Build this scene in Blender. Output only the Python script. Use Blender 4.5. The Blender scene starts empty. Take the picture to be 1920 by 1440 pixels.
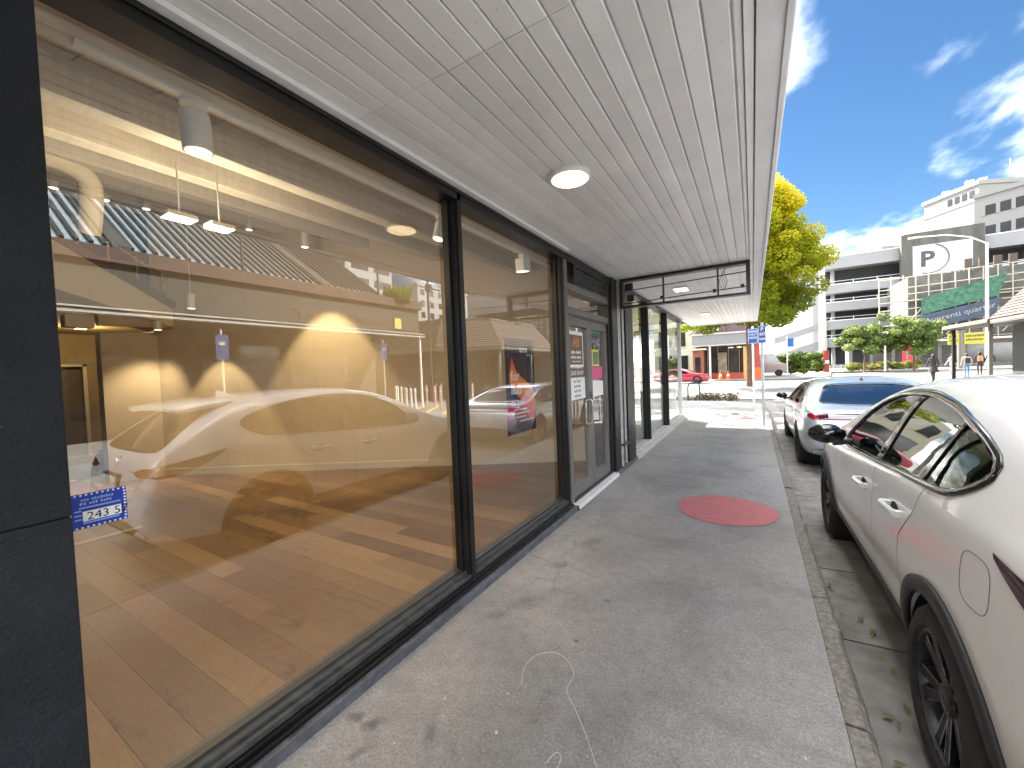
import bpy, bmesh, math, random
import numpy as np
from mathutils import Vector, Matrix
from mathutils.bvhtree import BVHTree

random.seed(7)
rng = np.random.default_rng(7)
scene = bpy.context.scene
COL = scene.collection

# ------------------------------------------------------------------ camera
_f = 748.0
def _n(v): return Vector(v).normalized()
_Y = _n((1411 - 960, -(679 - 720), -_f))
_X = -_n((-280 - 960, -(745 - 720), -_f))
_X = (_X - _Y * _X.dot(_Y)).normalized()
_Z = _X.cross(_Y)
cam_data = bpy.data.cameras.new('camera')
cam = bpy.data.objects.new('camera', cam_data)
COL.objects.link(cam)
cam_data.sensor_width = 36.0
cam_data.sensor_fit = 'HORIZONTAL'
cam_data.lens = 36.0 * _f / 1920.0
cam_data.clip_start = 0.05
cam_data.clip_end = 3000.0
_R = Matrix((_X, _Y, _Z)).to_4x4()
cam.matrix_world = Matrix.Translation((0, 0, 1.5)) @ _R
scene.camera = cam

# ------------------------------------------------------------------ sun and sky
SUN_DIR = Vector((-0.60, 0.48, 0.72)).normalized()      # towards the sun
sun_el = math.asin(SUN_DIR.z)
sun_data = bpy.data.lights.new('sun', 'SUN')
sun_data.energy = 4.0
sun_data.angle = math.radians(0.55)
sun_data.color = (1.0, 0.95, 0.86)
sun = bpy.data.objects.new('sun', sun_data)
COL.objects.link(sun)
sun.rotation_euler = (-SUN_DIR).to_track_quat('-Z', 'Y').to_euler()
sun.location = (-30, 20, 40)

world = bpy.data.worlds.new('World')
scene.world = world
world.use_nodes = True
wn = world.node_tree.nodes; wl = world.node_tree.links
wn.clear()
w_out = wn.new('ShaderNodeOutputWorld')
w_bg = wn.new('ShaderNodeBackground'); w_bg.inputs['Strength'].default_value = 0.06
w_sky = wn.new('ShaderNodeTexSky'); w_sky.sky_type = 'NISHITA'; w_sky.sun_disc = False
w_sky.sun_elevation = sun_el
w_sky.sun_rotation = math.atan2(SUN_DIR.x, SUN_DIR.y)
w_sky.air_density = 1.0; w_sky.dust_density = 0.35; w_sky.ozone_density = 2.2
w_tc = wn.new('ShaderNodeTexCoord')
w_sep = wn.new('ShaderNodeSeparateXYZ'); wl.new(w_tc.outputs['Generated'], w_sep.inputs[0])
def wmath(op, a, b=None):
    n = wn.new('ShaderNodeMath'); n.operation = op
    for i, s in enumerate((a, b)):
        if s is None: continue
        if isinstance(s, (int, float)): n.inputs[i].default_value = s
        else: wl.new(s, n.inputs[i])
    return n.outputs[0]
w_zc = wmath('ADD', wmath('MAXIMUM', w_sep.outputs['Z'], 0.0), 0.22)
w_cmb = wn.new('ShaderNodeCombineXYZ')
wl.new(wmath('DIVIDE', w_sep.outputs['X'], w_zc), w_cmb.inputs['X'])
wl.new(wmath('DIVIDE', w_sep.outputs['Y'], w_zc), w_cmb.inputs['Y'])
w_map = wn.new('ShaderNodeMapping'); wl.new(w_cmb.outputs[0], w_map.inputs['Vector'])
w_map.inputs['Rotation'].default_value = (0, 0, math.radians(28))
w_map.inputs['Scale'].default_value = (1.05, 0.80, 1)
w_map.inputs['Location'].default_value = (1.4, 0.0, 0.0)
w_n1 = wn.new('ShaderNodeTexNoise'); wl.new(w_map.outputs[0], w_n1.inputs['Vector'])
w_n1.inputs['Scale'].default_value = 1.15; w_n1.inputs['Detail'].default_value = 9
w_n1.inputs['Roughness'].default_value = 0.53; w_n1.inputs['Distortion'].default_value = 0.12
w_ramp = wn.new('ShaderNodeValToRGB'); wl.new(w_n1.outputs['Fac'], w_ramp.inputs[0])
w_ramp.color_ramp.elements[0].position = 0.455; w_ramp.color_ramp.elements[0].color = (0, 0, 0, 1)
w_ramp.color_ramp.interpolation = 'EASE'
w_ramp.color_ramp.elements[1].position = 0.73; w_ramp.color_ramp.elements[1].color = (1, 1, 1, 1)
w_mix = wn.new('ShaderNodeMix'); w_mix.data_type = 'RGBA'
wl.new(w_ramp.outputs[0], w_mix.inputs['Factor'])
w_sat = wn.new('ShaderNodeHueSaturation'); w_sat.inputs['Saturation'].default_value = 1.24; w_sat.inputs['Value'].default_value = 0.41
wl.new(w_sky.outputs[0], w_sat.inputs['Color'])
wl.new(w_sat.outputs[0], w_mix.inputs['A'])
w_mix.inputs['B'].default_value = (38.0, 37.8, 37.5, 1)
wl.new(w_mix.outputs['Result'], w_bg.inputs['Color'])
wl.new(w_bg.outputs[0], w_out.inputs[0])

scene.view_settings.view_transform = 'Standard'
scene.view_settings.look = 'None'
scene.view_settings.gamma = 1.0
scene.view_settings.use_curve_mapping = False
scene.view_settings.exposure = 2.86
scene.cycles.max_bounces = 8; scene.cycles.diffuse_bounces = 4; scene.cycles.glossy_bounces = 4; scene.cycles.transmission_bounces = 4; scene.cycles.transparent_max_bounces = 12

# ------------------------------------------------------------------ helpers
class MB:
    def __init__(self):
        self.v = []; self.f = []; self.m = []
    def add(self, vs, fs, m=0):
        b = len(self.v)
        self.v += [tuple(p) for p in vs]
        self.f += [tuple(b + i for i in f) for f in fs]
        self.m += [m] * len(fs)
        return self
    def box(self, x0, x1, y0, y1, z0, z1, m=0):
        return self.add([(x0,y0,z0),(x1,y0,z0),(x1,y1,z0),(x0,y1,z0),(x0,y0,z1),(x1,y0,z1),(x1,y1,z1),(x0,y1,z1)],
                        [(0,3,2,1),(4,5,6,7),(0,1,5,4),(1,2,6,5),(2,3,7,6),(3,0,4,7)], m)
    def obox(self, c, ax, ay, az, m=0):
        c = Vector(c); ax = Vector(ax); ay = Vector(ay); az = Vector(az)
        vs = [c+sx*ax+sy*ay+sz*az for sz in (-1,1) for sy in (-1,1) for sx in (-1,1)]
        return self.add(vs, [(0,2,3,1),(4,5,7,6),(0,1,5,4),(1,3,7,5),(3,2,6,7),(2,0,4,6)], m)
    def bar(self, p0, p1, w, h, m=0, up=(0,0,1)):
        p0 = Vector(p0); p1 = Vector(p1); d = (p1-p0)
        n = d.normalized(); s = n.cross(Vector(up))
        if s.length < 1e-4: s = n.cross(Vector((0,1,0)))
        s.normalize(); t = s.cross(n)
        return self.obox((p0+p1)/2, d/2, s*w/2, t*h/2, m)
    def cyl(self, p0, p1, r0, r1=None, n=12, m=0, cap=True):
        if r1 is None: r1 = r0
        p0 = Vector(p0); p1 = Vector(p1); d = (p1-p0).normalized()
        a = d.orthogonal().normalized(); b = d.cross(a)
        vs = []
        for p, r in ((p0,r0),(p1,r1)):
            for i in range(n):
                t = 2*math.pi*i/n
                vs.append(p + a*(r*math.cos(t)) + b*(r*math.sin(t)))
        fs = [(i,(i+1)%n,n+(i+1)%n,n+i) for i in range(n)]
        if cap: fs += [tuple(range(n-1,-1,-1)), tuple(range(n,2*n))]
        return self.add(vs, fs, m)
    def tube(self, pts, r, n=8, m=0, cap=True):
        pts = [Vector(p) for p in pts]; rs = r if hasattr(r, '__len__') else [r]*len(pts)
        vs = []; up = None
        for i, p in enumerate(pts):
            d = (pts[min(i+1,len(pts)-1)]-pts[max(i-1,0)]).normalized()
            a = d.orthogonal().normalized() if up is None else (up - d*up.dot(d)).normalized()
            up = a; b = d.cross(a)
            for k in range(n):
                t = 2*math.pi*k/n
                vs.append(p + a*(rs[i]*math.cos(t)) + b*(rs[i]*math.sin(t)))
        fs = []
        for i in range(len(pts)-1):
            for k in range(n):
                fs.append((i*n+k, i*n+(k+1)%n, (i+1)*n+(k+1)%n, (i+1)*n+k))
        if cap: fs += [tuple(range(n-1,-1,-1)), tuple(range((len(pts)-1)*n, len(pts)*n))]
        return self.add(vs, fs, m)
    def prism(self, poly, z0, z1, m=0, axis='z'):
        n = len(poly)
        def P(a, b, c):
            return {'z': (a,b,c), 'y': (a,c,b), 'x': (c,a,b)}[axis]
        vs = [P(a,b,z0) for a,b in poly] + [P(a,b,z1) for a,b in poly]
        fs = [tuple(range(n-1,-1,-1)), tuple(range(n,2*n))] + [(i,(i+1)%n,n+(i+1)%n,n+i) for i in range(n)]
        return self.add(vs, fs, m)
    def lathe(self, prof, origin, axis, n=24, m=0):
        o = Vector(origin); d = Vector(axis).normalized(); a = d.orthogonal().normalized(); b = d.cross(a)
        vs = []
        for (h, r) in prof:
            for k in range(n):
                t = 2*math.pi*k/n
                vs.append(o + d*h + a*(r*math.cos(t)) + b*(r*math.sin(t)))
        fs = [(i*n+k, i*n+(k+1)%n, (i+1)*n+(k+1)%n, (i+1)*n+k) for i in range(len(prof)-1) for k in range(n)]
        return self.add(vs, fs, m)
    def mesh(self, name, fix=True):
        me = bpy.data.meshes.new(name)
        me.from_pydata(self.v, [], self.f)
        me.polygons.foreach_set('material_index', self.m)
        if fix:
            bm = bmesh.new(); bm.from_mesh(me)
            bmesh.ops.recalc_face_normals(bm, faces=bm.faces)
            bm.to_mesh(me); bm.free()
        me.update()
        return me
    def build(self, name, mats, parent=None, smooth=False, local=False, bevel=0, angle=35, fix=True):
        return put(name, self.mesh(name, fix), mats, parent, smooth, local, bevel, angle)

def put(name, me, mats, parent=None, smooth=False, local=False, bevel=0, angle=35):
    if not isinstance(mats, (list, tuple)): mats = [mats]
    if not me.materials:
        for mt in mats: me.materials.append(mt)
    if smooth:
        me.polygons.foreach_set('use_smooth', [True]*len(me.polygons))
        if angle: me.set_sharp_from_angle(angle=math.radians(angle))
    o = bpy.data.objects.new(name, me); COL.objects.link(o)
    if parent is not None:
        o.parent = parent
        if not local:
            o.matrix_parent_inverse = parent_inv(parent)
    if bevel:
        md = o.modifiers.new('bevel', 'BEVEL'); md.width = bevel; md.segments = 2; md.limit_method = 'ANGLE'
        md.angle_limit = math.radians(40)
    return o

def world_m(o):
    return o.matrix_basis.copy() if o.parent is None else world_m(o.parent) @ o.matrix_parent_inverse @ o.matrix_basis
def parent_inv(p):
    return world_m(p).inverted()

def thing(name, label, cat, loc=(0,0,0), group=None, rz=0.0):
    o = bpy.data.objects.new(name, None); COL.objects.link(o)
    o.empty_display_size = 0.2
    o.location = loc; o.rotation_euler = (0,0,rz)
    o['label'] = label; o['category'] = cat
    if group: o['group'] = group
    return o
def tag(o, label, cat, group=None):
    o['label'] = label; o['category'] = cat
    if group: o['group'] = group
    return o
def struct(o):
    o['kind'] = 'structure'; return o
def copy_tree(o, parent=None):
    c = o.copy(); COL.objects.link(c); c.parent = parent
    for ch in o.children: copy_tree(ch, c)
    return c

def text_mesh(name, body, size, mat, parent, origin, xdir, ydir, depth=0.003, align='LEFT', local=False, sx=1.0, bold=0.0):
    cu = bpy.data.curves.new(name, 'FONT'); cu.body = body; cu.size = size
    cu.extrude = depth; cu.align_x = align; cu.space_line = 1.0; cu.offset = bold
    cu.resolution_u = 2
    tmp = bpy.data.objects.new('tmp', cu); COL.objects.link(tmp)
    dg = bpy.context.evaluated_depsgraph_get()
    me = bpy.data.meshes.new_from_object(tmp.evaluated_get(dg))
    bpy.data.objects.remove(tmp)
    X = Vector(xdir).normalized()*sx; Y = Vector(ydir).normalized(); Z = X.normalized().cross(Y)
    M = Matrix(((X.x,Y.x,Z.x,origin[0]),(X.y,Y.y,Z.y,origin[1]),(X.z,Y.z,Z.z,origin[2]),(0,0,0,1)))
    me.transform(M); me.name = name
    me.materials.clear(); me.materials.append(mat)
    o = bpy.data.objects.new(name, me); COL.objects.link(o)
    if parent is not None:
        o.parent = parent
        if not local: o.matrix_parent_inverse = parent_inv(parent)
    return o

# ------------------------------------------------------------------ materials
def nt(name):
    m = bpy.data.materials.new(name); m.use_nodes = True
    t = m.node_tree; b = t.nodes['Principled BSDF']
    return m, t, t.nodes, t.links, b
def c4(c): return (c[0], c[1], c[2], 1.0)
def mixrgb(t, fac, a, b, mode='MIX'):
    n = t.nodes.new('ShaderNodeMix'); n.data_type = 'RGBA'; n.blend_type = mode
    for s, k in ((fac,'Factor'),(a,'A'),(b,'B')):
        if hasattr(s, 'is_linked') or isinstance(s, bpy.types.NodeSocket): t.links.new(s, n.inputs[k])
        elif isinstance(s, (int,float)): n.inputs[k].default_value = s
        else: n.inputs[k].default_value = c4(s)
    return n.outputs['Result']
def ramp(t, fac, stops):
    n = t.nodes.new('ShaderNodeValToRGB'); t.links.new(fac, n.inputs[0])
    e = n.color_ramp.elements
    while len(e) < len(stops): e.new(0.5)
    for i, (p, c) in enumerate(stops):
        e[i].position = p; e[i].color = c4(c) if hasattr(c, '__len__') else (c,c,c,1)
    return n.outputs[0]
def noise(t, scale, detail=4, rough=0.55, vec=None, stretch=None, dist=0.0, coord='Object', rot=None):
    if vec is None:
        tc = t.nodes.new('ShaderNodeTexCoord'); vec = tc.outputs[coord]
    if stretch or rot:
        mp = t.nodes.new('ShaderNodeMapping'); t.links.new(vec, mp.inputs[0])
        if stretch: mp.inputs['Scale'].default_value = stretch
        if rot: mp.inputs['Rotation'].default_value = rot
        vec = mp.outputs[0]
    n = t.nodes.new('ShaderNodeTexNoise'); t.links.new(vec, n.inputs['Vector'])
    n.inputs['Scale'].default_value = scale; n.inputs['Detail'].default_value = detail
    n.inputs['Roughness'].default_value = rough; n.inputs['Distortion'].default_value = dist
    return n.outputs['Fac']
def bumpn(t, b, h, strength=0.3, dist=0.01):
    n = t.nodes.new('ShaderNodeBump'); n.inputs['Strength'].default_value = strength
    n.inputs['Distance'].default_value = dist
    t.links.new(h, n.inputs['Height']); t.links.new(n.outputs[0], b.inputs['Normal'])
def pm(name, col, rough=0.5, metal=0.0, var=0.12, scale=4.0, bump=0.0, bscale=60.0, coat=0.0, spec=0.5,
       col2=None, stretch=None, emis=0.0, detail=5, rvar=0.1):
    m, t, N, L, b = nt(name)
    b.inputs['Metallic'].default_value = metal
    b.inputs['Specular IOR Level'].default_value = spec
    if coat:
        b.inputs['Coat Weight'].default_value = coat; b.inputs['Coat Roughness'].default_value = 0.04
    if col2 is None:
        lo = tuple(max(0, c*(1-var)) for c in col); hi = tuple(min(1, c*(1+var)) for c in col)
    else: lo, hi = col, col2
    f = noise(t, scale, detail, 0.6, stretch=stretch)
    L.new(ramp(t, f, [(0.32, lo), (0.68, hi)]), b.inputs['Base Color'])
    L.new(ramp(t, f, [(0.3, max(0.02, rough-rvar)), (0.7, min(1, rough+rvar))]), b.inputs['Roughness'])
    if bump: bumpn(t, b, noise(t, bscale, 3, 0.6), bump, 0.004)
    if emis:
        b.inputs['Emission Color'].default_value = c4(col); b.inputs['Emission Strength'].default_value = emis
    return m
def emit(name, col, s):
    m, t, N, L, b = nt(name)
    b.inputs['Base Color'].default_value = c4(col); b.inputs['Emission Color'].default_value = c4(col)
    b.inputs['Emission Strength'].default_value = s; b.inputs['Roughness'].default_value = 0.4
    return m

def mapr(t, v, a, b):
    n = t.nodes.new('ShaderNodeMapRange'); t.links.new(v, n.inputs[0]); n.inputs['From Min'].default_value = a; n.inputs['From Max'].default_value = b
    return n.outputs[0]
def asphalt(name, base, lo, hi, stain=True, speck=True, spots=()):
    m, t, N, L, b = nt(name)
    fine = noise(t, 260, 3, 0.7); mid = noise(t, 14, 5, 0.65); big = noise(t, 1.3, 6, 0.62, dist=0.6)
    c = ramp(t, fine, [(0.3, lo), (0.5, base), (0.72, hi)])
    c = mixrgb(t, 0.8, c, ramp(t, mid, [(0.3, 0.82), (0.7, 1.15)]), 'MULTIPLY')
    c = mixrgb(t, 0.8, c, ramp(t, noise(t, 75, 3, 0.7), [(0.3, 0.66), (0.7, 1.30)]), 'MULTIPLY')
    c = mixrgb(t, 0.85, c, ramp(t, big, [(0.34, 0.74), (0.5, 0.98), (0.66, 1.12)]), 'MULTIPLY')
    if stain:
        s = noise(t, 2.6, 7, 0.7, dist=1.2)
        c = mixrgb(t, ramp(t, s, [(0.62, 0.0), (0.76, 0.40)]), c, tuple(x*0.38 for x in base))
        s2 = noise(t, 9.0, 4, 0.6)
        c = mixrgb(t, ramp(t, s2, [(0.70, 0.0), (0.76, 0.5)]), c, tuple(x*0.5 for x in base))
    for (sx, sy, ra, rb, an, amt) in spots:
        tc = N.new('ShaderNodeTexCoord'); nz_ = N.new('ShaderNodeTexNoise'); nz_.inputs['Scale'].default_value = 16; nz_.inputs['Detail'].default_value = 6; nz_.inputs['Roughness'].default_value = 0.7
        L.new(tc.outputs['Object'], nz_.inputs['Vector'])
        mp = N.new('ShaderNodeMapping'); mp.vector_type = 'TEXTURE'; L.new(tc.outputs['Object'], mp.inputs[0])
        mp.inputs['Location'].default_value = (sx, sy, 0); mp.inputs['Rotation'].default_value = (0,0,an); mp.inputs['Scale'].default_value = (ra, rb, 1)
        ln = N.new('ShaderNodeVectorMath'); ln.operation = 'LENGTH'; L.new(mp.outputs[0], ln.inputs[0])
        ma = N.new('ShaderNodeMath'); ma.operation = 'MULTIPLY_ADD'; L.new(nz_.outputs['Fac'], ma.inputs[0]); ma.inputs[1].default_value = 2.4; L.new(ln.outputs['Value'], ma.inputs[2])
        c = mixrgb(t, ramp(t, ma.outputs[0], [(0.0, amt), (0.42, amt*0.8), (1.0, 0.0)]) if False else ramp(t, mapr(t, ma.outputs[0], 1.0, 2.5), [(0.0, amt), (0.35, amt*0.85), (1.0, 0.0)]), c, tuple(x*0.30 for x in base))
    if speck:
        v = N.new('ShaderNodeTexVoronoi'); v.inputs['Scale'].default_value = 70
        tc = N.new('ShaderNodeTexCoord'); L.new(tc.outputs['Object'], v.inputs['Vector'])
        c = mixrgb(t, ramp(t, v.outputs['Distance'], [(0.05, 0.5), (0.11, 0.0)]), c, (0.34,0.33,0.31))
    if spots:
        tc = N.new('ShaderNodeTexCoord'); nz_ = N.new('ShaderNodeTexNoise'); nz_.inputs['Scale'].default_value = 5; nz_.inputs['Detail'].default_value = 5
        L.new(tc.outputs['Object'], nz_.inputs['Vector'])
        mv = N.new('ShaderNodeVectorMath'); mv.operation = 'MULTIPLY_ADD'; L.new(nz_.outputs['Color'], mv.inputs[0]); mv.inputs[1].default_value = (0.35,0.35,0.35); L.new(tc.outputs['Object'], mv.inputs[2])
        vo = N.new('ShaderNodeTexVoronoi'); vo.feature = 'DISTANCE_TO_EDGE'; vo.inputs['Scale'].default_value = 0.55; L.new(mv.outputs[0], vo.inputs['Vector'])
        crk = ramp(t, vo.outputs['Distance'], [(0.0, 0.38), (0.003, 0.28), (0.007, 0.0)])
        msk = ramp(t, noise(t, 0.9, 3, 0.6), [(0.46, 0.0), (0.58, 1.0)])
        c = mixrgb(t, mixrgb(t, 1.0, crk, msk, 'MULTIPLY'), c, tuple(x*0.35 for x in base))
    L.new(c, b.inputs['Base Color'])
    L.new(ramp(t, mid, [(0.3, 0.75), (0.7, 0.95)]), b.inputs['Roughness'])
    bumpn(t, b, fine, 0.5, 0.004)
    return m

M = {}
M['foot'] = asphalt('footpath_asphalt', (0.325,0.312,0.300), (0.15,0.143,0.137), (0.54,0.525,0.505), spots=[(-1.53,1.085,.045,.026,.4,.8),(-1.43,1.10,.055,.032,.9,.8),(-1.18,1.18,.08,.03,2.1,.55),(-1.38,0.97,.05,.02,1.2,.6),(-1.28,2.20,.13,.07,1.0,.5),(-1.38,2.0,.09,.05,.8,.45),(-0.83,2.45,.03,.022,0,.6),(-0.86,2.0,.018,.015,0,.7),(-1.22,3.25,.14,.06,1.1,.4),(-1.3,2.75,.1,.06,.4,.4),(-0.4,4.72,.12,.03,.3,.2)])
M['road'] = asphalt('road_asphalt', (0.19,0.186,0.18), (0.10,0.10,0.097), (0.28,0.275,0.268), stain=True)
M['plaza'] = asphalt('plaza_paving', (0.19,0.185,0.17), (0.12,0.115,0.105), (0.29,0.28,0.26), stain=True)
M['kerb'] = pm('kerb_concrete', (0.13,0.115,0.095), 0.9, var=0.5, scale=34, bump=0.8, bscale=80, col2=(0.30,0.28,0.25), detail=8)
M['gutter'] = pm('gutter_concrete', (0.17,0.155,0.14), 0.9, scale=6, bump=0.5, bscale=120, col2=(0.32,0.30,0.275), detail=8)
M['plinth'] = pm('painted_plinth', (0.055,0.057,0.066), 0.6, scale=14, bump=0.5, bscale=60, col2=(0.15,0.155,0.175), detail=8)
M['black'] = pm('black_aluminium', (0.006,0.006,0.0065), 0.42, var=0.2, scale=3, metal=0.0)
M['charcoal'] = pm('charcoal_aluminium', (0.045,0.045,0.046), 0.42, var=0.2, scale=5)
M['sill'] = pm('weathered_sill', (0.035,0.036,0.037), 0.55, scale=18, col2=(0.075,0.078,0.077), bump=0.15)
M['bronze'] = pm('door_aluminium', (0.15,0.142,0.136), 0.45, var=0.15, scale=6)
M['steel'] = pm('brushed_steel', (0.62,0.61,0.60), 0.25, metal=1.0, var=0.06, scale=20)
M['galv'] = pm('galvanised_steel', (0.50,0.51,0.52), 0.42, metal=0.6, var=0.15, scale=12)
M['pole'] = pm('painted_pole', (0.62,0.63,0.64), 0.4, var=0.08, scale=8)
M['pale'] = pm('pale_concrete', (0.50,0.49,0.46), 0.85, var=0.15, scale=7, bump=0.3)
M['white'] = pm('white_paint', (0.80,0.80,0.78), 0.5, var=0.04, scale=6)
M['fascia'] = pm('canopy_fascia_paint', (0.74,0.74,0.75), 0.55, var=0.07, scale=3)
M['fixture'] = pm('white_fixture', (0.74,0.74,0.72), 0.35, var=0.04, scale=8)
M['lamp'] = emit('lamp_diffuser', (1.0,0.76,0.44), 0.42)
M['lampw'] = emit('batten_diffuser', (1.0,0.86,0.68), 0.3)
M['spotlens'] = emit('spot_lens', (1.0,0.80,0.50), 0.6)
M['rubber'] = pm('rubber', (0.018,0.018,0.019), 0.75, var=0.3, scale=20, bump=0.2, bscale=160)
M['plastic'] = pm('black_plastic', (0.022,0.022,0.024), 0.55, var=0.2, scale=30, bump=0.15, bscale=300)
M['gloss'] = pm('gloss_black', (0.006,0.006,0.007), 0.12, var=0.1, scale=5, coat=0.6)
M['chrome'] = pm('chrome', (0.75,0.75,0.76), 0.1, metal=1.0, var=0.03, scale=5)
M['dark'] = pm('dark_void', (0.012,0.012,0.012), 0.9, var=0.2)
M['gap'] = pm('panel_gap', (0.012,0.012,0.012), 0.7, var=0.1)
M['red'] = pm('red_lens', (0.30,0.008,0.012), 0.15, var=0.2, scale=30, coat=0.8)
M['redd'] = pm('dark_red_lens', (0.05,0.006,0.008), 0.15, var=0.3, scale=30, coat=0.8)
M['seat'] = pm('seat_fabric', (0.028,0.028,0.03), 0.85, var=0.25, scale=20, bump=0.2, bscale=200)

def soffit_mat():
    m, t, N, L, b = nt('soffit_board_paint')
    oi = N.new('ShaderNodeObjectInfo')
    f = noise(t, 3, 5, 0.6)
    c = ramp(t, oi.outputs['Random'], [(0.0, (0.75,0.74,0.73)), (0.5, (0.81,0.80,0.79)), (1.0, (0.85,0.845,0.835))])
    c = mixrgb(t, 1.0, c, ramp(t, f, [(0.3, 0.93), (0.7, 1.05)]), 'MULTIPLY')
    st = noise(t, 1.1, 8, 0.7, dist=0.5)
    c = mixrgb(t, ramp(t, st, [(0.62, 0.0), (0.78, 0.35)]), c, (0.42,0.40,0.36))
    L.new(c, b.inputs['Base Color']); b.inputs['Roughness'].default_value = 0.55
    bumpn(t, b, noise(t, 140, 3, 0.6), 0.35, 0.003)
    return m
M['soffit'] = soffit_mat()

def pillar_mat():
    m, t, N, L, b = nt('textured_dark_render')
    f = noise(t, 4, 6, 0.6)
    L.new(ramp(t, f, [(0.3, (0.012,0.014,0.018)), (0.7, (0.022,0.025,0.032))]), b.inputs['Base Color'])
    cc = b.inputs['Base Color'].links[0].from_socket
    scr = noise(t, 9, 8, 0.75, stretch=(1,1,0.35), dist=0.8)
    cc = mixrgb(t, ramp(t, scr, [(0.63, 0.0), (0.70, 0.30)]), cc, (0.055,0.06,0.068))
    chip = noise(t, 45, 2, 0.5)
    cc = mixrgb(t, ramp(t, chip, [(0.755, 0.0), (0.775, 0.7)]), cc, (0.22,0.22,0.22))
    L.new(cc, b.inputs['Base Color'])
    b.inputs['Roughness'].default_value = 0.6; b.inputs['Specular IOR Level'].default_value = 0.3
    h = noise(t, 75, 4, 0.7)
    bumpn(t, b, h, 1.0, 0.010)
    return m
M['pillar'] = pillar_mat()

def wood_mat():
    m, t, N, L, b = nt('oak_floor_plank')
    oi = N.new('ShaderNodeObjectInfo')
    tc = N.new('ShaderNodeTexCoord')
    ad = N.new('ShaderNodeVectorMath'); ad.operation = 'ADD'
    mu = N.new('ShaderNodeVectorMath'); mu.operation = 'SCALE'; mu.inputs['Scale'].default_value = 37.0
    cb = N.new('ShaderNodeCombineXYZ')
    for k in 'XYZ': L.new(oi.outputs['Random'], cb.inputs[k])
    L.new(cb.outputs[0], mu.inputs[0]); L.new(tc.outputs['Object'], ad.inputs[0]); L.new(mu.outputs[0], ad.inputs[1])
    grain = noise(t, 6, 6, 0.65, vec=ad.outputs[0], stretch=(1.0, 14.0, 1.0), dist=0.7)
    knot = noise(t, 2.4, 3, 0.5, vec=ad.outputs[0], stretch=(0.7, 2.2, 1.0), dist=2.0)
    base = ramp(t, oi.outputs['Random'], [(0.0, (0.13,0.07,0.028)), (0.3, (0.21,0.125,0.054)), (0.55, (0.15,0.085,0.036)), (0.8, (0.29,0.185,0.084)), (1.0, (0.18,0.10,0.043))])
    c = mixrgb(t, 0.8, base, ramp(t, grain, [(0.28, 0.62), (0.5, 1.0), (0.75, 1.22)]), 'MULTIPLY')
    c = mixrgb(t, ramp(t, knot, [(0.64, 0.0), (0.75, 0.6)]), c, (0.055,0.028,0.012))
    L.new(c, b.inputs['Base Color'])
    L.new(ramp(t, grain, [(0.3, 0.34), (0.7, 0.5)]), b.inputs['Roughness'])
    bumpn(t, b, grain, 0.12, 0.003)
    return m
M['oak'] = wood_mat()

def ceilwood_mat():
    m, t, N, L, b = nt('limed_ceiling_board')
    oi = N.new('ShaderNodeObjectInfo')
    g = noise(t, 3, 6, 0.65, stretch=(2.0, 30.0, 2.0))
    base = ramp(t, oi.outputs['Random'], [(0.0, (0.47,0.39,0.28)), (1.0, (0.55,0.465,0.345))])
    L.new(mixrgb(t, 0.6, base, ramp(t, g, [(0.3, 0.7), (0.7, 1.2)]), 'MULTIPLY'), b.inputs['Base Color'])
    b.inputs['Roughness'].default_value = 0.7
    return m
M['ceilwood'] = ceilwood_mat()
M['beamgrey'] = pm('grey_painted_beam', (0.58,0.56,0.50), 0.65, var=0.1, scale=3, stretch=(1,12,1))
M['beige'] = pm('beige_wall_paint', (0.62,0.52,0.37), 0.8, var=0.04, scale=2.2, bump=0.1, bscale=200)
M['beige2'] = pm('cream_bulkhead', (0.60,0.55,0.44), 0.75, var=0.06, scale=2.0)
M['brownwall'] = pm('brown_lobby_wall', (0.30,0.22,0.10), 0.8, var=0.1, scale=2.0)
M['browndoor'] = pm('brown_door', (0.11,0.065,0.025), 0.5, var=0.15, scale=2.0, stretch=(1,1,8))
M['mint'] = pm('pale_mint_blind', (0.74,0.84,0.79), 0.7, var=0.04, scale=1.5)

def glass_mat(name, f0, tint):
    m, t, N, L, b = nt(name)
    N.remove(b)
    out = N['Material Output']
    tr = N.new('ShaderNodeBsdfTransparent'); tr.inputs[0].default_value = c4(tint)
    gl = N.new('ShaderNodeBsdfGlossy'); gl.inputs['Roughness'].default_value = 0.0
    lw = N.new('ShaderNodeLayerWeight'); lw.inputs['Blend'].default_value = 0.5
    p = N.new('ShaderNodeMath'); p.operation = 'POWER'; L.new(lw.outputs['Facing'], p.inputs[0]); p.inputs[1].default_value = 4.2
    mr = N.new('ShaderNodeMapRange'); L.new(p.outputs[0], mr.inputs[0])
    mr.inputs['To Min'].default_value = f0; mr.inputs['To Max'].default_value = 1.0
    mx = N.new('ShaderNodeMixShader'); L.new(mr.outputs[0], mx.inputs[0]); L.new(tr.outputs[0], mx.inputs[1]); L.new(gl.outputs[0], mx.inputs[2])
    L.new(mx.outputs[0], out.inputs[0])
    return m
def clear_mat(name):
    m, t, N, L, b = nt(name); N.remove(b)
    tr = N.new('ShaderNodeBsdfTransparent'); L.new(tr.outputs[0], N['Material Output'].inputs[0])
    return m
M['glass'] = glass_mat('shop_glass', 0.25, (0.94,0.95,0.93))
M['glassback'] = clear_mat('shop_glass_inner_face')
M['carglass'] = glass_mat('tinted_car_glass', 0.08, (0.15,0.165,0.16))
M['carglass2'] = glass_mat('silver_car_glass', 0.30, (0.30,0.32,0.33))
M['carglassb'] = clear_mat('car_glass_inner_face')

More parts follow.
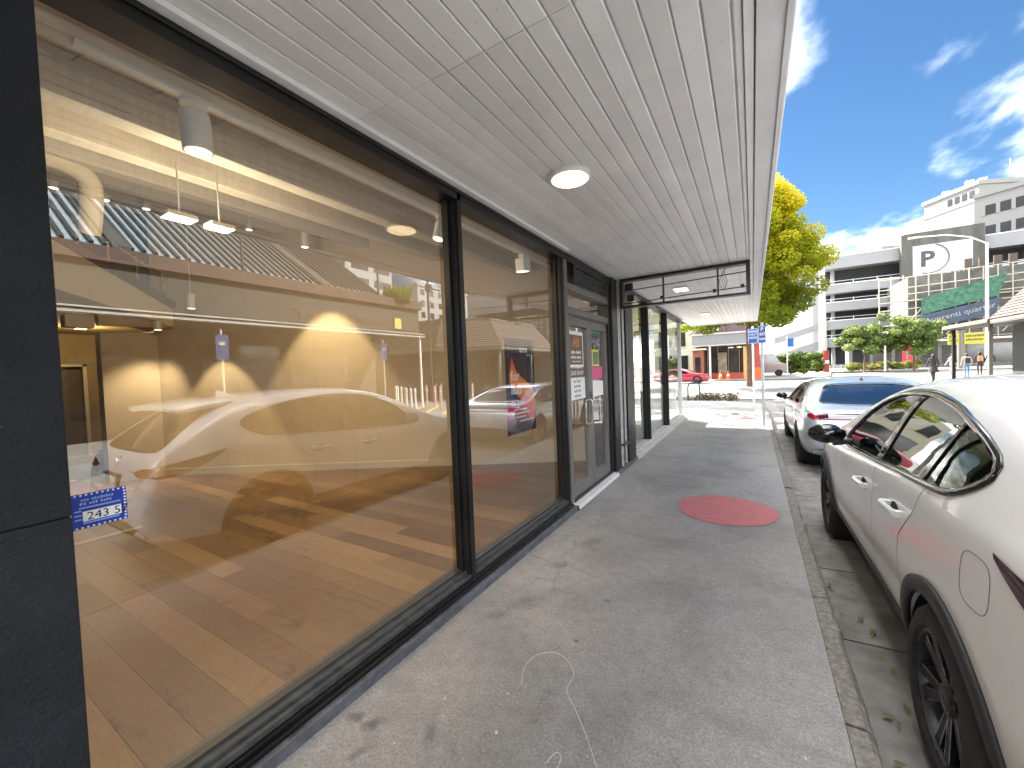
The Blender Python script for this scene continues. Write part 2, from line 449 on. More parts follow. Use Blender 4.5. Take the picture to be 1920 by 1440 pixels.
def paint(name, col, metal, rough=0.32):
    m, t, N, L, b = nt(name)
    f = noise(t, 1.5, 3, 0.5); d = noise(t, 7, 6, 0.7)
    c = ramp(t, f, [(0.3, tuple(x*0.97 for x in col)), (0.7, col)])
    c = mixrgb(t, ramp(t, d, [(0.6, 0.0), (0.8, 0.10)]), c, (0.35,0.32,0.28))
    L.new(c, b.inputs['Base Color'])
    b.inputs['Metallic'].default_value = metal; b.inputs['Roughness'].default_value = rough
    b.inputs['Coat Weight'].default_value = 1.0; b.inputs['Coat Roughness'].default_value = 0.025
    b.inputs['Coat IOR'].default_value = 1.55
    return m
M['carwhite'] = paint('pearl_white_paint', (0.82,0.825,0.825), 0.0)
M['carsilver'] = paint('silver_blue_paint', (0.50,0.54,0.58), 0.55)
M['carred'] = paint('red_paint', (0.45,0.02,0.05), 0.0)
# ================================================================== ground, road, footpath
GZ = -0.15
struct(MB().box(-400, 400, -200, 900, GZ-1.0, GZ-0.02).build('ground', M['plaza']))
mb = MB(); mb.add([(0.74,-30,GZ),(9.2,-30,GZ),(9.2,13.0,GZ),(0.74,20.5,GZ)], [(0,1,2,3)])
mb.add([(-60,20.5,GZ),(0.74,20.5,GZ),(9.2,13.0,GZ),(40,13.0,GZ),(60,34,GZ),(60,41,GZ),(-60,41,GZ)], [(0,1,2,3,4,5,6)])
struct(mb.build('road', M['road']))
# footpath: near sheet with the rounded street corner
corner = [(-30,-12),(0.30,-12),(0.30,16.2)]
for i in range(1, 9):
    a = math.radians(90*i/8); corner.append((-1.50+1.8*math.cos(a), 16.2+1.8*math.sin(a)))
corner += [(-30,18.0)]
foot = struct(MB().prism(corner, -0.30, 0.0).build('footpath', M['foot']))
# kerb stones
kerb = thing('kerb', 'pitted concrete kerb along the footpath edge', 'kerb'); struct(kerb); del kerb['label']; del kerb['category']
y = -2.0; k = 0
while y < 16.0:
    ln = [1.35, 1.22, 1.48, 1.05][k % 4]
    mb = MB(); y1 = min(y+ln-0.012, 16.2)
    h = random.uniform(-0.004, 0.004)
    prof = [(0.302,-0.3),(0.302,0.002+h),(0.368,0.0+h),(0.385,-0.012+h),(0.40,-0.05),(0.415,-0.3)]
    ny = 10; vs = []; fs = []
    for i in range(ny+1):
        yy = y + (y1-y)*i/ny
        for (px, pz) in prof:
            j = 0.006
            vs.append((px + (random.uniform(-j, j) if px > 0.31 else 0), yy, pz + (random.uniform(-j*0.7, j*0.7) if pz > -0.1 else 0)))
    n = len(prof)
    for i in range(ny):
        for q in range(n-1): fs.append((i*n+q, i*n+q+1, (i+1)*n+q+1, (i+1)*n+q))
    fs += [tuple(range(n)), tuple(range(ny*n, ny*n+n))]
    mb.add(vs, fs).build('kerb_stone', M['kerb'], kerb)
    y += ln; k += 1
# gutter slabs
gut = bpy.data.objects.new('gutter', None); COL.objects.link(gut); struct(gut)
y = -2.0; k = 0
while y < 19.0:
    ln = [0.98, 1.02, 0.95][k % 3]
    MB().add([(0.40,y,GZ+0.002),(0.74,y,GZ+0.012),(0.74,y+ln-0.015,GZ+0.012),(0.40,y+ln-0.015,GZ+0.002),
              (0.40,y,GZ-0.1),(0.74,y,GZ-0.1),(0.74,y+ln-0.015,GZ-0.1),(0.40,y+ln-0.015,GZ-0.1)],
             [(0,1,2,3),(4,7,6,5),(0,4,5,1),(1,5,6,2),(2,6,7,3),(3,7,4,0)]).build('gutter_slab', M['gutter'], gut)
    y += ln; k += 1
# dappled earth-toned corner paving and far kerbs
struct(MB().box(9.2, 45, -30, 13.0, GZ-0.3, 0.0).build('far_pavement', M['plaza']))
struct(MB().box(9.05, 9.2, -30, 13.0, GZ-0.3, 0.006).build('far_kerb', M['kerb']))
struct(MB().prism([(-60,41),(3,41),(6,46),(8,60),(60,52),(60,700),(-60,700)], GZ-0.3, -0.03).build('far_plaza', M['plaza']))
# road markings
mk = pm('road_marking_paint', (0.72,0.72,0.70), 0.7, var=0.15, scale=20)
mky = pm('yellow_marking_paint', (0.62,0.42,0.08), 0.7, var=0.2, scale=14)
struct(MB().box(-8, 0.3, 22.2, 22.34, GZ, GZ+0.004).build('stop_line', mk))
struct(MB().box(2.75, 2.85, 6.3, 6.42, GZ, GZ+0.004).build('parking_tick', mk))
hatch = bpy.data.objects.new('yellow_hatching', None); COL.objects.link(hatch); struct(hatch)
for i in range(9):
    x0 = 6.4 + i*1.0
    MB().add([(x0,12.6,GZ+0.004),(x0+0.22,12.6,GZ+0.004),(x0+2.6,16.2,GZ+0.004),(x0+2.38,16.2,GZ+0.004)], [(0,1,2,3)]).build('hatch_stripe', mky, hatch)
# painted red dots on the footpath
def reddot(cx, cy, r, label):
    m, t, N, L, b = nt('worn_red_paint')
    wear = noise(t, 26, 7, 0.72, stretch=(0.35, 1.6, 1)); w2 = noise(t, 120, 3, 0.7); w3 = noise(t, 4.5, 4, 0.6, dist=1)
    c = ramp(t, wear, [(0.25, (0.42,0.12,0.125)), (0.5, (0.60,0.18,0.185)), (0.75, (0.70,0.25,0.25))])
    c = mixrgb(t, ramp(t, w2, [(0.52, 0.0), (0.66, 0.75)]), c, (0.22,0.19,0.18))
    c = mixrgb(t, ramp(t, w3, [(0.60, 0.0), (0.72, 0.55)]), c, (0.33,0.12,0.16))
    L.new(c, b.inputs['Base Color']); b.inputs['Roughness'].default_value = 0.8
    bumpn(t, b, noise(t, 260, 3, 0.7), 0.4, 0.003)
    mb = MB(); n = 96; vs = [(cx,cy,0.004)]
    for i in range(n):
        a = 2*math.pi*i/n; rr = r + 0.006*math.sin(3*a+1)+0.004*math.sin(7*a)+0.004*math.sin(17*a+cx)+random.uniform(-0.005, 0.005)
        vs.append((cx+rr*math.cos(a), cy+rr*math.sin(a), 0.004))
    mb.add(vs, [(0,1+i,1+(i+1)%n) for i in range(n)])
    return tag(mb.build('painted_dot', m, fix=False), label, 'painted dot', 'red dots on the footpath')
reddot(-0.265, 4.57, 0.452, 'worn red painted dot on the footpath nearest the white car')
reddot(-0.32, 12.2, 0.45, 'faded red painted dot further along the footpath by the sign poles')
# gum, stains, thread
gm = pm('dried_gum', (0.50,0.49,0.46), 0.8, var=0.2, scale=60)
mb = MB()
gl = [(-0.94,1.32,.009),(-0.8,2.13,.006),(-1.24,2.21,.005),(-1.17,1.02,.005),(-1.48,1.09,.004),(-1.31,1.37,.005),(-1.17,1.95,.004),(-0.54,2.84,.008),(-0.25,2.97,.008),(-0.7,6.19,.02),(-0.06,6.14,.016),(-0.07,7.17,.018),(-0.34,5.43,.016),(-0.58,3.08,.008),(-1.04,6.67,.02),(0.02,4.39,.012),(-0.51,4.33,.011)]
for i in range(70): gl.append((random.uniform(-1.5,0.2), random.uniform(0.9,11), random.uniform(.003,.009)))
for (gx, gy, gr) in gl:
    n = 9; gz = 0.0055
    mb.add([(gx,gy,gz+0.002)]+[(gx+gr*random.uniform(.7,1.1)*math.cos(2*math.pi*i/n), gy+gr*random.uniform(.7,1.1)*math.sin(2*math.pi*i/n), gz-0.004) for i in range(n)], [(0,1+i,1+(i+1)%n) for i in range(n)])
o = mb.build('gum_spots', gm, fix=False); o['kind'] = 'stuff'; tag(o, 'pale dried gum and grit spots scattered over the footpath', 'gum')
thm = pm('white_thread', (0.78,0.77,0.73), 0.7, var=0.05)
def spline(pts, n=6):
    out = []
    P = [pts[0]]+list(pts)+[pts[-1]]
    for i in range(1, len(P)-2):
        p0,p1,p2,p3 = [np.array(q, float) for q in P[i-1:i+3]]
        for k in range(n):
            t = k/n
            out.append(tuple(0.5*((2*p1)+(-p0+p2)*t+(2*p0-5*p1+4*p2-p3)*t*t+(-p0+3*p1-3*p2+p3)*t**3)))
    out.append(tuple(pts[-1])); return out
th = [(-0.971,1.587),(-1.013,1.693),(-0.996,1.801),(-0.915,1.858),(-0.824,1.824),(-0.774,1.758),(-0.768,1.658),(-0.688,1.572),(-0.602,1.474),(-0.529,1.38),(-0.46,1.28),(-0.44,1.1)]
tag(MB().tube([(x,y,0.0045) for x,y in spline(th)], 0.0010, 6).build('thread', thm, smooth=True), 'long white thread curled in a hook shape on the footpath', 'thread')
th = [(-0.70,1.30),(-0.69,1.345),(-0.675,1.36),(-0.657,1.342),(-0.655,1.29)]
tag(MB().tube([(x,y,0.0045) for x,y in spline(th)], 0.0010, 6).build('thread', thm, smooth=True), 'short looped end of white thread at the photo bottom', 'thread')
# fallen leaves along the gutter
lm = pm('fallen_leaf', (0.16,0.10,0.04), 0.8, scale=9, col2=(0.20,0.18,0.05))
mb = MB()
for i in range(90):
    lx = random.uniform(0.43, 0.62) if i < 60 else random.uniform(-1.4, 0.2); ly = random.uniform(1.5, 10) if i < 60 else random.uniform(12.5, 17.5)
    lz = GZ+0.02 if i < 60 else 0.006; a = random.uniform(0, 6.28); s = random.uniform(.012,.03)
    u = Vector((math.cos(a),math.sin(a),random.uniform(-.2,.3)))*s; v = Vector((-math.sin(a),math.cos(a),random.uniform(-.2,.3)))*s*.6
    c = Vector((lx,ly,lz+.006))
    mb.add([c-u, c-v*.9, c+u, c+v], [(0,1,2,3)])
o = mb.build('fallen_leaves', lm, fix=False); o['kind'] = 'stuff'; tag(o, 'small fallen leaves lying along the gutter and corner', 'leaves')

# ================================================================== the shop building
shop = thing('shop_building', 'vacant corner shop with black framed windows and boarded white canopy', 'shop', (-3, 5, 0))
XO, XI = -1.66, -1.79            # frame outer and inner faces
XGL = -1.745                     # glass outer face
# plinth, sills, rails
MB().box(-1.80, -1.61, -3, 3.90, -0.2, 0.055).build('plinth', M['plinth'], shop, bevel=0.006)
MB().box(-1.80, -1.61, 5.40, 6.50, -0.2, 0.055).build('plinth', M['plinth'], shop, bevel=0.006)
MB().box(-1.90, -1.60, 6.50, 12.05, -0.2, 0.075).build('plinth', M['pale'], shop, bevel=0.006)
MB().box(-1.80, -1.635, 0.2, 3.88, 0.055, 0.078).box(-1.80, -1.655, 0.2, 3.88, 0.078, 0.098).build('subsill', M['black'], shop, bevel=0.003)
MB().box(-1.80, -1.672, 0.2, 3.88, 0.098, 0.125).box(-1.80, -1.70, 0.2, 3.88, 0.125, 0.143).build('bottom_rail', M['sill'], shop, bevel=0.003)
MB().box(-1.80, -1.735, 0.2, 3.88, 0.143, 0.156).build('glazing_bead', M['charcoal'], shop)
MB().box(-1.80, XO, 0.2, 5.5, 2.655, 2.735).box(-1.80, XO+0.012, 0.2, 5.5, 2.70, 2.712).build('top_rail', M['black'], shop, bevel=0.002)
MB().box(XO, XO+0.045, 0.2, 3.93, 2.728, 2.7495).build('white_trim', M['white'], shop)
# posts
def mullion(y0, y1, z0=0.1, z1=2.70, mat='black'):
    mb = MB().box(XI, XO-0.018, y0, y1, z0, z1).box(XO-0.018, XO, y0+0.012, y1-0.012, z0, z1)
    mb.box(XGL-0.012, XGL+0.022, y0-0.018, y0, z0, z1)
    mb.build('mullion', M[mat], shop, bevel=0.002)
mullion(2.12, 2.185); mullion(3.825, 3.885)
# textured pillar at the left
MB().box(-2.05, -1.645, -0.55, 0.305, -0.2, 1.139).build('pillar', M['pillar'], shop, bevel=0.004)
MB().box(-2.05, -1.645, -0.55, 0.305, 1.1415, 2.749).build('pillar', M['pillar'], shop, bevel=0.004)
MB().box(-2.05, -1.70, -8, -0.555, -0.2, 2.749).build('side_wall', M['pillar'], shop)
# glass panes
def pane(y0, y1, z0, z1, name='glass_pane', xg=XGL, th=0.010, par=shop):
    mb = MB()
    mb.add([(xg,y0,z0),(xg,y1,z0),(xg,y1,z1),(xg,y0,z1)], [(0,1,2,3)], 0)
    mb.add([(xg-th,y0,z0),(xg-th,y1,z0),(xg-th,y1,z1),(xg-th,y0,z1)], [(3,2,1,0)], 1)
    return mb.build(name, [M['glass'], M['glassback']], par, fix=False)
pane(0.30, 2.125, 0.14, 2.66); pane(2.18, 3.83, 0.14, 2.66)
# ---- door set
MB().box(-1.80, XO-0.01, 3.888, 3.98, 0.03, 2.70).build('door_jamb', M['bronze'], shop, bevel=0.003)
MB().box(-1.80, XO-0.01, 5.36, 5.44, 0.03, 2.70).build('door_jamb', M['black'], shop, bevel=0.003)
MB().box(-1.80, XO-0.012, 3.98, 5.36, 2.10, 2.175).box(-1.80, XO-0.03, 3.98, 5.36, 2.085, 2.10).build('door_head', M['bronze'], shop, bevel=0.003)
MB().box(-1.80, XO-0.012, 3.98, 5.36, 2.355, 2.43).build('transom_rail', M['bronze'], shop, bevel=0.003)
pane(3.97, 5.37, 2.17, 2.36, 'transom_glass')
pane(3.97, 4.17, 2.42, 2.66, 'transom_glass')
MB().box(-1.80, XO-0.005, 4.15, 4.22, 2.43, 2.655).build('transom_post', M['black'], shop, bevel=0.002)
lv = MB().box(-1.80, XO-0.012, 4.22, 5.36, 2.43, 2.452).box(-1.80, XO-0.012, 4.22, 5.36, 2.64, 2.656).box(-1.80, XO-0.012, 4.22, 4.245, 2.452, 2.64).box(-1.80,XO-0.012,5.30,5.36,2.452,2.64).box(-1.80,-1.785,4.245,5.30,2.452,2.64).build('louvre_vent', M['charcoal'], shop)
for i in range(6):
    z = 2.462 + i*0.031
    MB().obox((-1.715, 4.7725, z+0.010), (0.034,0,-0.017), (0,0.527,0), (0.002,0,0.004)).build('louvre_slat', M['charcoal'], lv)
def door_leaf(y0, y1, hinge):
    d = MB()
    st = 0.075
    x0, x1 = -1.765, -1.70
    d.box(x0, x1, y0, y0+st, 0.075, 2.082); d.box(x0, x1, y1-st, y1, 0.075, 2.082)
    d.box(x0, x1, y0+st, y1-st, 0.075, 0.21); d.box(x0, x1, y0+st, y1-st, 1.985, 2.082)
    leaf = d.build('door', M['bronze'], shop, bevel=0.003)
    pane(y0+st-0.005, y1-st+0.005, 0.205, 1.99, 'door_glass', xg=-1.735, par=leaf)
    hy = y1-0.13 if hinge == 'L' else y0+0.13
    s = 1 if hinge == 'L' else -1
    pts = [(-1.70,hy,1.13),(-1.655,hy,1.13),(-1.64,hy,1.115),(-1.64,hy,0.86),(-1.655,hy,0.845),(-1.70,hy,0.845)]
    MB().tube(pts, 0.011, 8).build('pull_handle', M['steel'], leaf, smooth=True)
    hz = hy - s*0.10
    pts = [(-1.66,hy,1.13),(-1.66,hz-s*0.03,1.13),(-1.66,hz-s*0.05,1.11),(-1.66,hz-s*0.05,0.865),(-1.66,hz-s*0.03,0.845),(-1.66,hy,0.845)]
    MB().tube(pts, 0.010, 8).build('pull_handle', M['steel'], leaf, smooth=True)
    return leaf
dl = door_leaf(3.984, 4.668, 'L'); dr = door_leaf(4.674, 5.356, 'R')
MB().box(-1.699, -1.69, 4.64, 4.70, 1.15, 1.22).build('lock_plate', M['charcoal'], dl, bevel=0.003)
MB().box(-1.80, -1.60, 3.92, 5.40, 0.0, 0.05).build('threshold_step', M['sill'], shop)
MB().box(-1.68, -1.585, 3.93, 5.38, 0.012, 0.058).build('threshold_strip', M['white'], shop, bevel=0.006)
MB().box(-1.80, -1.66, 3.98, 5.36, 0.05, 0.072).build('door_track', M['charcoal'], shop)
# ---- dark pillars and downpipe between the two shopfronts
MB().box(-1.95, -1.64, 5.445, 5.70, 0.0, 2.74).build('dark_pier', M['black'], shop, bevel=0.004)
MB().box(-1.95, -1.72, 5.70, 6.08, 0.0, 2.74).build('dark_pier', M['charcoal'], shop)
MB().box(-1.95, -1.63, 6.08, 6.50, 0.0, 2.74).build('dark_pier', M['black'], shop, bevel=0.004)
MB().cyl((-1.665,5.79,0.05),(-1.665,5.79,2.74),0.035,n=14).build('downpipe', M['galv'], shop, smooth=True)
MB().cyl((-1.665,6.02,0.05),(-1.665,6.02,2.74),0.022,n=12).build('downpipe', M['galv'], shop, smooth=True)
MB().box(-1.72, -1.60, 5.74, 6.10, 0.36, 0.385).build('pipe_bracket', M['charcoal'], shop)
# ---- second shopfront, glazed corner
MB().box(-1.80, XO, 6.50, 12.0, 0.075, 0.125).build('bottom_rail', M['pale'], shop, bevel=0.003)
for (a, b_) in ((7.72,7.81),(9.66,9.75)): mullion(a, b_, 0.12, 2.70)
for (a, b_) in ((6.50,7.72),(7.81,9.66),(9.75,11.95)): pane(a, b_, 0.12, 2.70)
MB().box(-1.80, XO, 6.50, 12.0, 2.69, 2.745).build('top_rail', M['black'], shop)
MB().box(-1.80, -1.70, 11.95, 12.0, 0.12, 2.70).build('corner_glazing_bar', M['pole'], shop)
mb = MB(); mb.add([(-1.75,11.97,0.12),(-5.5,11.97,0.12),(-5.5,11.97,2.7),(-1.75,11.97,2.7)], [(0,1,2,3)]).build('glass_pane', [M['glass']], shop, fix=False)
MB().box(-5.6, -1.8, 11.94, 12.0, 2.69, 2.745).build('top_rail', M['black'], shop)
MB().box(-1.86, -1.84, 6.55, 7.2, 0.13, 2.1).build('roller_blind', M['mint'], shop)
MB().box(-1.86, -1.84, 7.83, 11.9, 0.13, 1.02).build('low_screen', M['mint'], shop)
MB().box(-6, -1.95, 6.2, 6.32, 0.0, 2.8).build('party_wall', M['white'], shop)
MB().box(-6, -1.85, 6.32, 11.9, 0.0, 0.10).build('corner_floor', M['pale'], shop)
MB().box(-6.1, -5.6, 6.32, 11.9, 0.0, 2.8).build('corner_wall', M['white'], shop)
# ---- upper walls and roof: unseen block, height set to shade the parked cars
MB().box(-14.0, -1.70, -8, 13.6, 4.75, 6.3).box(-1.95, -1.70, -8, 13.6, 2.78, 4.75).build('upper_shading_wall', M['pillar'], shop)
MB().box(-14.0, -13.8, -8, 13.6, -0.2, 4.75).box(-13.8, -2.06, -8, -7.8, -0.2, 4.75).build('rear_wall', M['brownwall'], shop)
# ---- canopy
can = MB().box(-1.70, 0.10, -3, 14.1, 2.80, 2.95).build('canopy', M['fascia'], shop)
bw = 0.0925; x = -1.612; cols = []
while x < -0.03: cols.append(x); x += bw
seams = [[-3.0,1.335,5.30,9.1,14.05],[-3.0,1.335,5.30,9.4,14.05]]
for i, bx0 in enumerate(cols):
    bx1 = min(bx0+bw-random.uniform(0.0055,0.008), -0.012)
    if bx1-bx0 < 0.02: continue
    ss = [-3.0, 1.335, [5.30,4.9,6.1][i%3], [9.1,9.6,10.2][(i*2)%3], 14.05]
    for a, b_ in zip(ss[:-1], ss[1:]):
        dz = random.uniform(-0.0007, 0.0007)
        MB().add([(bx0,a,2.752+dz),(bx0+0.004,a,2.749+dz),(bx1-0.004,a,2.749+dz),(bx1,a,2.752+dz),(bx1,a,2.80),(bx0,a,2.80)] +
                 [(bx0,b_-0.003,2.752+dz),(bx0+0.004,b_-0.003,2.749+dz),(bx1-0.004,b_-0.003,2.749+dz),(bx1,b_-0.003,2.752+dz),(bx1,b_-0.003,2.80),(bx0,b_-0.003,2.80)],
                 [(0,6,7,1),(1,7,8,2),(2,8,9,3),(3,9,10,4),(4,10,11,5),(5,11,6,0),(0,1,2,3,4,5),(11,10,9,8,7,6)]).build('soffit_board', M['soffit'], can)
scr = MB()
for bx0 in cols:
    for yy in np.arange(-0.6, 12, 0.6):
        yv = yy+random.uniform(-.012,.012); xv = bx0+0.045+random.uniform(-.006,.006)
        scr.add([(xv+0.0032*math.cos(k*1.0472), yv+0.0032*math.sin(k*1.0472), 2.7478) for k in range(6)], [tuple(range(5,-1,-1))])
o = scr.build('soffit_nail_heads', M['galv'], can, fix=False); o['kind'] = 'stuff'
MB().box(-1.62, -0.01, -3, 14.05, 2.762, 2.80).build('soffit_groove_backing', M['soffit'], can)
MB().box(-1.70, -1.614, -3, 14.05, 2.749, 2.80).build('edge_bead', M['soffit'], can)
MB().box(-0.008, 0.026, -3, 14.1, 2.742, 2.80).build('edge_board', M['soffit'], can, bevel=0.002)
MB().box(0.032, 0.125, -3, 14.12, 2.735, 2.80).build('fascia_return', M['fascia'], can, bevel=0.002)
fa = MB().box(0.125, 0.15, -3, 14.14, 2.725, 3.02)
fa.box(0.15, 0.168, -3, 14.14, 2.84, 3.02)
fa.build('fascia_board', M['fascia'], can, bevel=0.003)
MB().box(0.168, 0.185, -3, 14.16, 2.99, 3.04).build('roof_flashing', M['white'], can)
MB().box(-1.70, 0.15, 14.1, 14.13, 2.725, 3.02).build('fascia_board', M['fascia'], can, bevel=0.003)
# ---- canopy lights
def round_lamp(x, y, z, label):
    t = thing('canopy_lamp', label, 'lamp', (x,y,z), 'round lamps under the canopy')
    MB().lathe([(0,0.0),(0,0.128),(-0.010,0.133),(-0.026,0.131),(-0.031,0.126),(-0.030,0.118)], (0,0,0), (0,0,1), 40).build('lamp_rim', M['fixture'], t, smooth=True, local=True)
    MB().lathe([(-0.028,0.121),(-0.034,0.114),(-0.037,0.075),(-0.038,0.0001)], (0,0,0), (0,0,1), 40).build('diffuser', M['lamp'], t, smooth=True, local=True)
    return t
round_lamp(-0.985, 2.45, 2.7485, 'round warm lit lamp mounted under the white canopy')
def batten(x, y, label):
    t = thing('batten_light', label, 'light', (x,y,2.7485), 'rectangular canopy lights')
    MB().box(-0.11,0.11,-0.17,0.17,-0.025,0).build('housing', M['fixture'], t, local=True, bevel=0.004)
    MB().box(-0.095,0.095,-0.155,0.155,-0.032,-0.026).build('diffuser', M['lampw'], t, local=True)
batten(-0.98, 7.05, 'rectangular canopy light seen through the hanging sign frame')
batten(-0.98, 10.95, 'rectangular canopy light near the far canopy end')
# ---- hanging sign frame
sf = thing('hanging_sign_frame', 'empty black steel sign frame hung under the canopy', 'sign frame', (-0.8, 5.77, 2.34))
ya, yb = 5.70, 5.82
MB().box(-1.60,-0.005,ya,yb,2.705,2.745).build('top_bar', M['black'], sf, bevel=0.002)
MB().box(-1.60,-0.005,ya,yb,2.335,2.362).build('bottom_bar', M['black'], sf, bevel=0.002)
MB().box(-0.05,-0.005,ya,yb,2.362,2.705).build('side_bar', M['black'], sf, bevel=0.002)
MB().box(-1.60,-1.56,ya,yb,2.362,2.705).build('side_bar', M['black'], sf, bevel=0.002)
for px in (-1.02, -0.36): MB().box(px-0.011,px+0.011,5.75,5.77,2.362,2.705).build('hanger', M['charcoal'], sf)
for pz in (2.42, 2.60): MB().cyl((-1.56,5.76,pz-0.02),(-0.05,5.76,pz+0.02),0.007,n=8).build('cross_rod', M['charcoal'], sf)
for (px, pz, s) in ((-1.48,2.63,.05),(-1.46,2.47,.045),(-0.40,2.43,.02),(-1.04,2.43,.02),(-0.09,2.45,.02)):
    MB().box(px-s,px+s,5.73,5.79,pz-s,pz+s).build('cable_box', M['black'], sf, bevel=0.004)
for i in range(4):
    pts = [(-0.33+0.02*i+0.015*math.sin(k*1.3+i), 5.76, 2.70-0.045*k) for k in range(7)]
    MB().tube(spline(pts), 0.0022, 5).build('loose_wire', M['rubber'], sf, smooth=True)

# ================================================================== shop interior
floor = MB().box(-13.7, -1.80, -2.5, 6.2, -0.1, 0.080).build('floor', M['dark'], shop)
pw = 0.163; yy = 0.167 - 10*pw; r = 0
plank_cache = {}
while yy < 5.75:
    off = (r*0.737) % 1.9
    x1 = -1.81
    seg = [x1]
    xx = x1 - 0.35 - off
    while xx > -8.6: seg.append(xx); xx -= [1.9, 1.45, 2.2][(r+len(seg)) % 3]
    seg.append(-9.4)
    for a, b_ in zip(seg[:-1], seg[1:]):
        ln = a-b_
        MB().add([(b_+0.0005,yy+0.0004,0.08),(a-0.0005,yy+0.0004,0.08),(a-0.0005,yy+pw-0.0004,0.08),(b_+0.0005,yy+pw-0.0004,0.08),
                  (b_+0.001,yy+0.0009,0.1),(a-0.001,yy+0.0009,0.1),(a-0.001,yy+pw-0.0009,0.1),(b_+0.001,yy+pw-0.0009,0.1)],
                 [(4,5,6,7),(0,1,5,4),(1,2,6,5),(2,3,7,6),(3,0,4,7)]).build('floor_plank', M['oak'], floor)
    yy += pw; r += 1
# diagonal partition wall
P1 = Vector((-1.95, 5.872, 0)); P2 = Vector((-7.86, 2.44, 0))
wd = (P2-P1).normalized(); wnrm = Vector((-wd.y, wd.x, 0))
if wnrm.y > 0: wnrm = -wnrm
mbw = MB(); mbw.add([P1+Vector((0,0,0.08)), P2+Vector((0,0,0.08)), P2+Vector((0,0,4.6)), P1+Vector((0,0,4.6))] +
        [P1-wnrm*0.12+Vector((0,0,0.08)), P2-wnrm*0.12+Vector((0,0,0.08)), P2-wnrm*0.12+Vector((0,0,4.6)), P1-wnrm*0.12+Vector((0,0,4.6))],
        [(0,1,2,3),(7,6,5,4),(0,4,5,1),(1,5,6,2),(2,6,7,3),(3,7,4,0)])
mbw.build('partition_wall', M['beige'], shop)
mbs = MB(); mbs.bar(P1+wnrm*0.008+Vector((0,0,0.15)), P2+wnrm*0.008+Vector((0,0,0.15)), 0.014, 0.10)
mbs.build('skirting_board', M['beige2'], shop)
# column and side faces
MB().add([(-7.80,2.52,0.08),(-8.02,1.88,0.08),(-8.55,1.95,0.08),(-8.4,2.7,0.08),(-7.80,2.52,2.30),(-8.02,1.88,2.30),(-8.55,1.95,2.30),(-8.4,2.7,2.30)],
         [(0,1,5,4),(1,2,6,5),(2,3,7,6),(3,0,4,7),(4,5,6,7)]).build('column', M['beige'], shop)
# lobby behind
MB().box(-13.5,-12.0,-2,2.20,0.08,2.9).box(-13.5,-12.0,2.52,4.2,0.08,2.9).box(-13.5,-12.0,2.20,2.52,1.95,2.9).build('lobby_wall', M['brownwall'], shop)
MB().box(-12.2,-12.12,2.21,2.51,0.09,1.95).build('lobby_door', M['browndoor'], shop)
MB().box(-12.0,-11.96,2.515,2.57,0.09,2.0).box(-12.0,-11.96,2.15,2.57,1.95,2.0).build('door_architrave', M['beige2'], shop)
MB().box(-12.0,-8.4,3.2,3.3,0.08,2.9).build('lobby_side_wall', M['brownwall'], shop)
MB().box(-12.2,-8.0,-1,4.2,2.62,2.75).build('lobby_ceiling', M['brownwall'], shop)
t = thing('lobby_downlight', 'small warm lamp lighting the mustard lobby behind the column', 'light', (-10.4,2.2,2.62))
MB().cyl((0,0,-0.04),(0,0,0),0.09,n=18).build('lamp_body', M['fixture'], t, local=True, smooth=True)
MB().cyl((0,0,-0.045),(0,0,-0.041),0.075,n=18).build('lens', M['spotlens'], t, local=True)
l = bpy.data.lights.new('lobby_light', 'POINT'); l.energy = 9; l.color = (1.0,0.74,0.38); l.shadow_soft_size = 0.08
lo = bpy.data.objects.new('lobby_light', l); COL.objects.link(lo); lo.location = (-10.4,2.2,2.48)
# stair and its sloping soffit with a railing
st = MB().add([(-7.3,0.4,3.05),(-7.3,2.50,2.36),(-7.3,2.50,2.62),(-7.3,1.45,3.30),(-7.3,0.4,3.95),
               (-8.3,0.4,3.05),(-8.3,2.50,2.36),(-8.3,2.50,2.62),(-8.3,1.45,3.30),(-8.3,0.4,3.95)],
              [(0,1,2,3,4),(9,8,7,6,5),(0,5,6,1),(1,6,7,2),(2,7,8,3),(3,8,9,4),(4,9,5,0)]).build('staircase', M['beige'], shop)
MB().bar((-7.28,2.52,2.66),(-7.28,0.4,3.99),0.05,0.10).build('stringer', M['browndoor'], st)
MB().bar((-7.28,2.45,3.05),(-7.28,0.4,4.35),0.03,0.03).build('handrail', M['steel'], st)
for i in range(7):
    py = 2.4-0.28*i; pz = 2.70+(2.5-py)*0.627
    MB().box(-7.29,-7.27,py-0.012,py+0.012,pz,pz+0.36).build('baluster', M['steel'], st)
# ducts
dct = thing('ceiling_duct', 'tan ventilation duct with bend under the sloping timber ceiling', 'duct', (-5.2,0.9,3.2))
pts = [(-5.0,0.15,3.42),(-5.05,0.8,3.46),(-5.08,1.05,3.46),(-5.12,1.18,3.40),(-5.16,1.22,3.26),(-5.3,1.22,2.95)]
MB().tube(spline(pts,4), 0.085, 14).build('duct_pipe', M['beige2'], dct, smooth=True)
dct2 = thing('ceiling_duct', 'horizontal brown duct above the column in the back lobby', 'duct', (-7.6,2.1,2.45))
MB().cyl((-7.55,1.75,2.42),(-7.55,2.42,2.44),0.085,n=16).build('duct_pipe', M['ceilwood'], dct2, smooth=True)
MB().box(-7.72,-7.5,1.45,1.72,2.30,2.46).build('duct_box', M['beige2'], dct2, bevel=0.01)
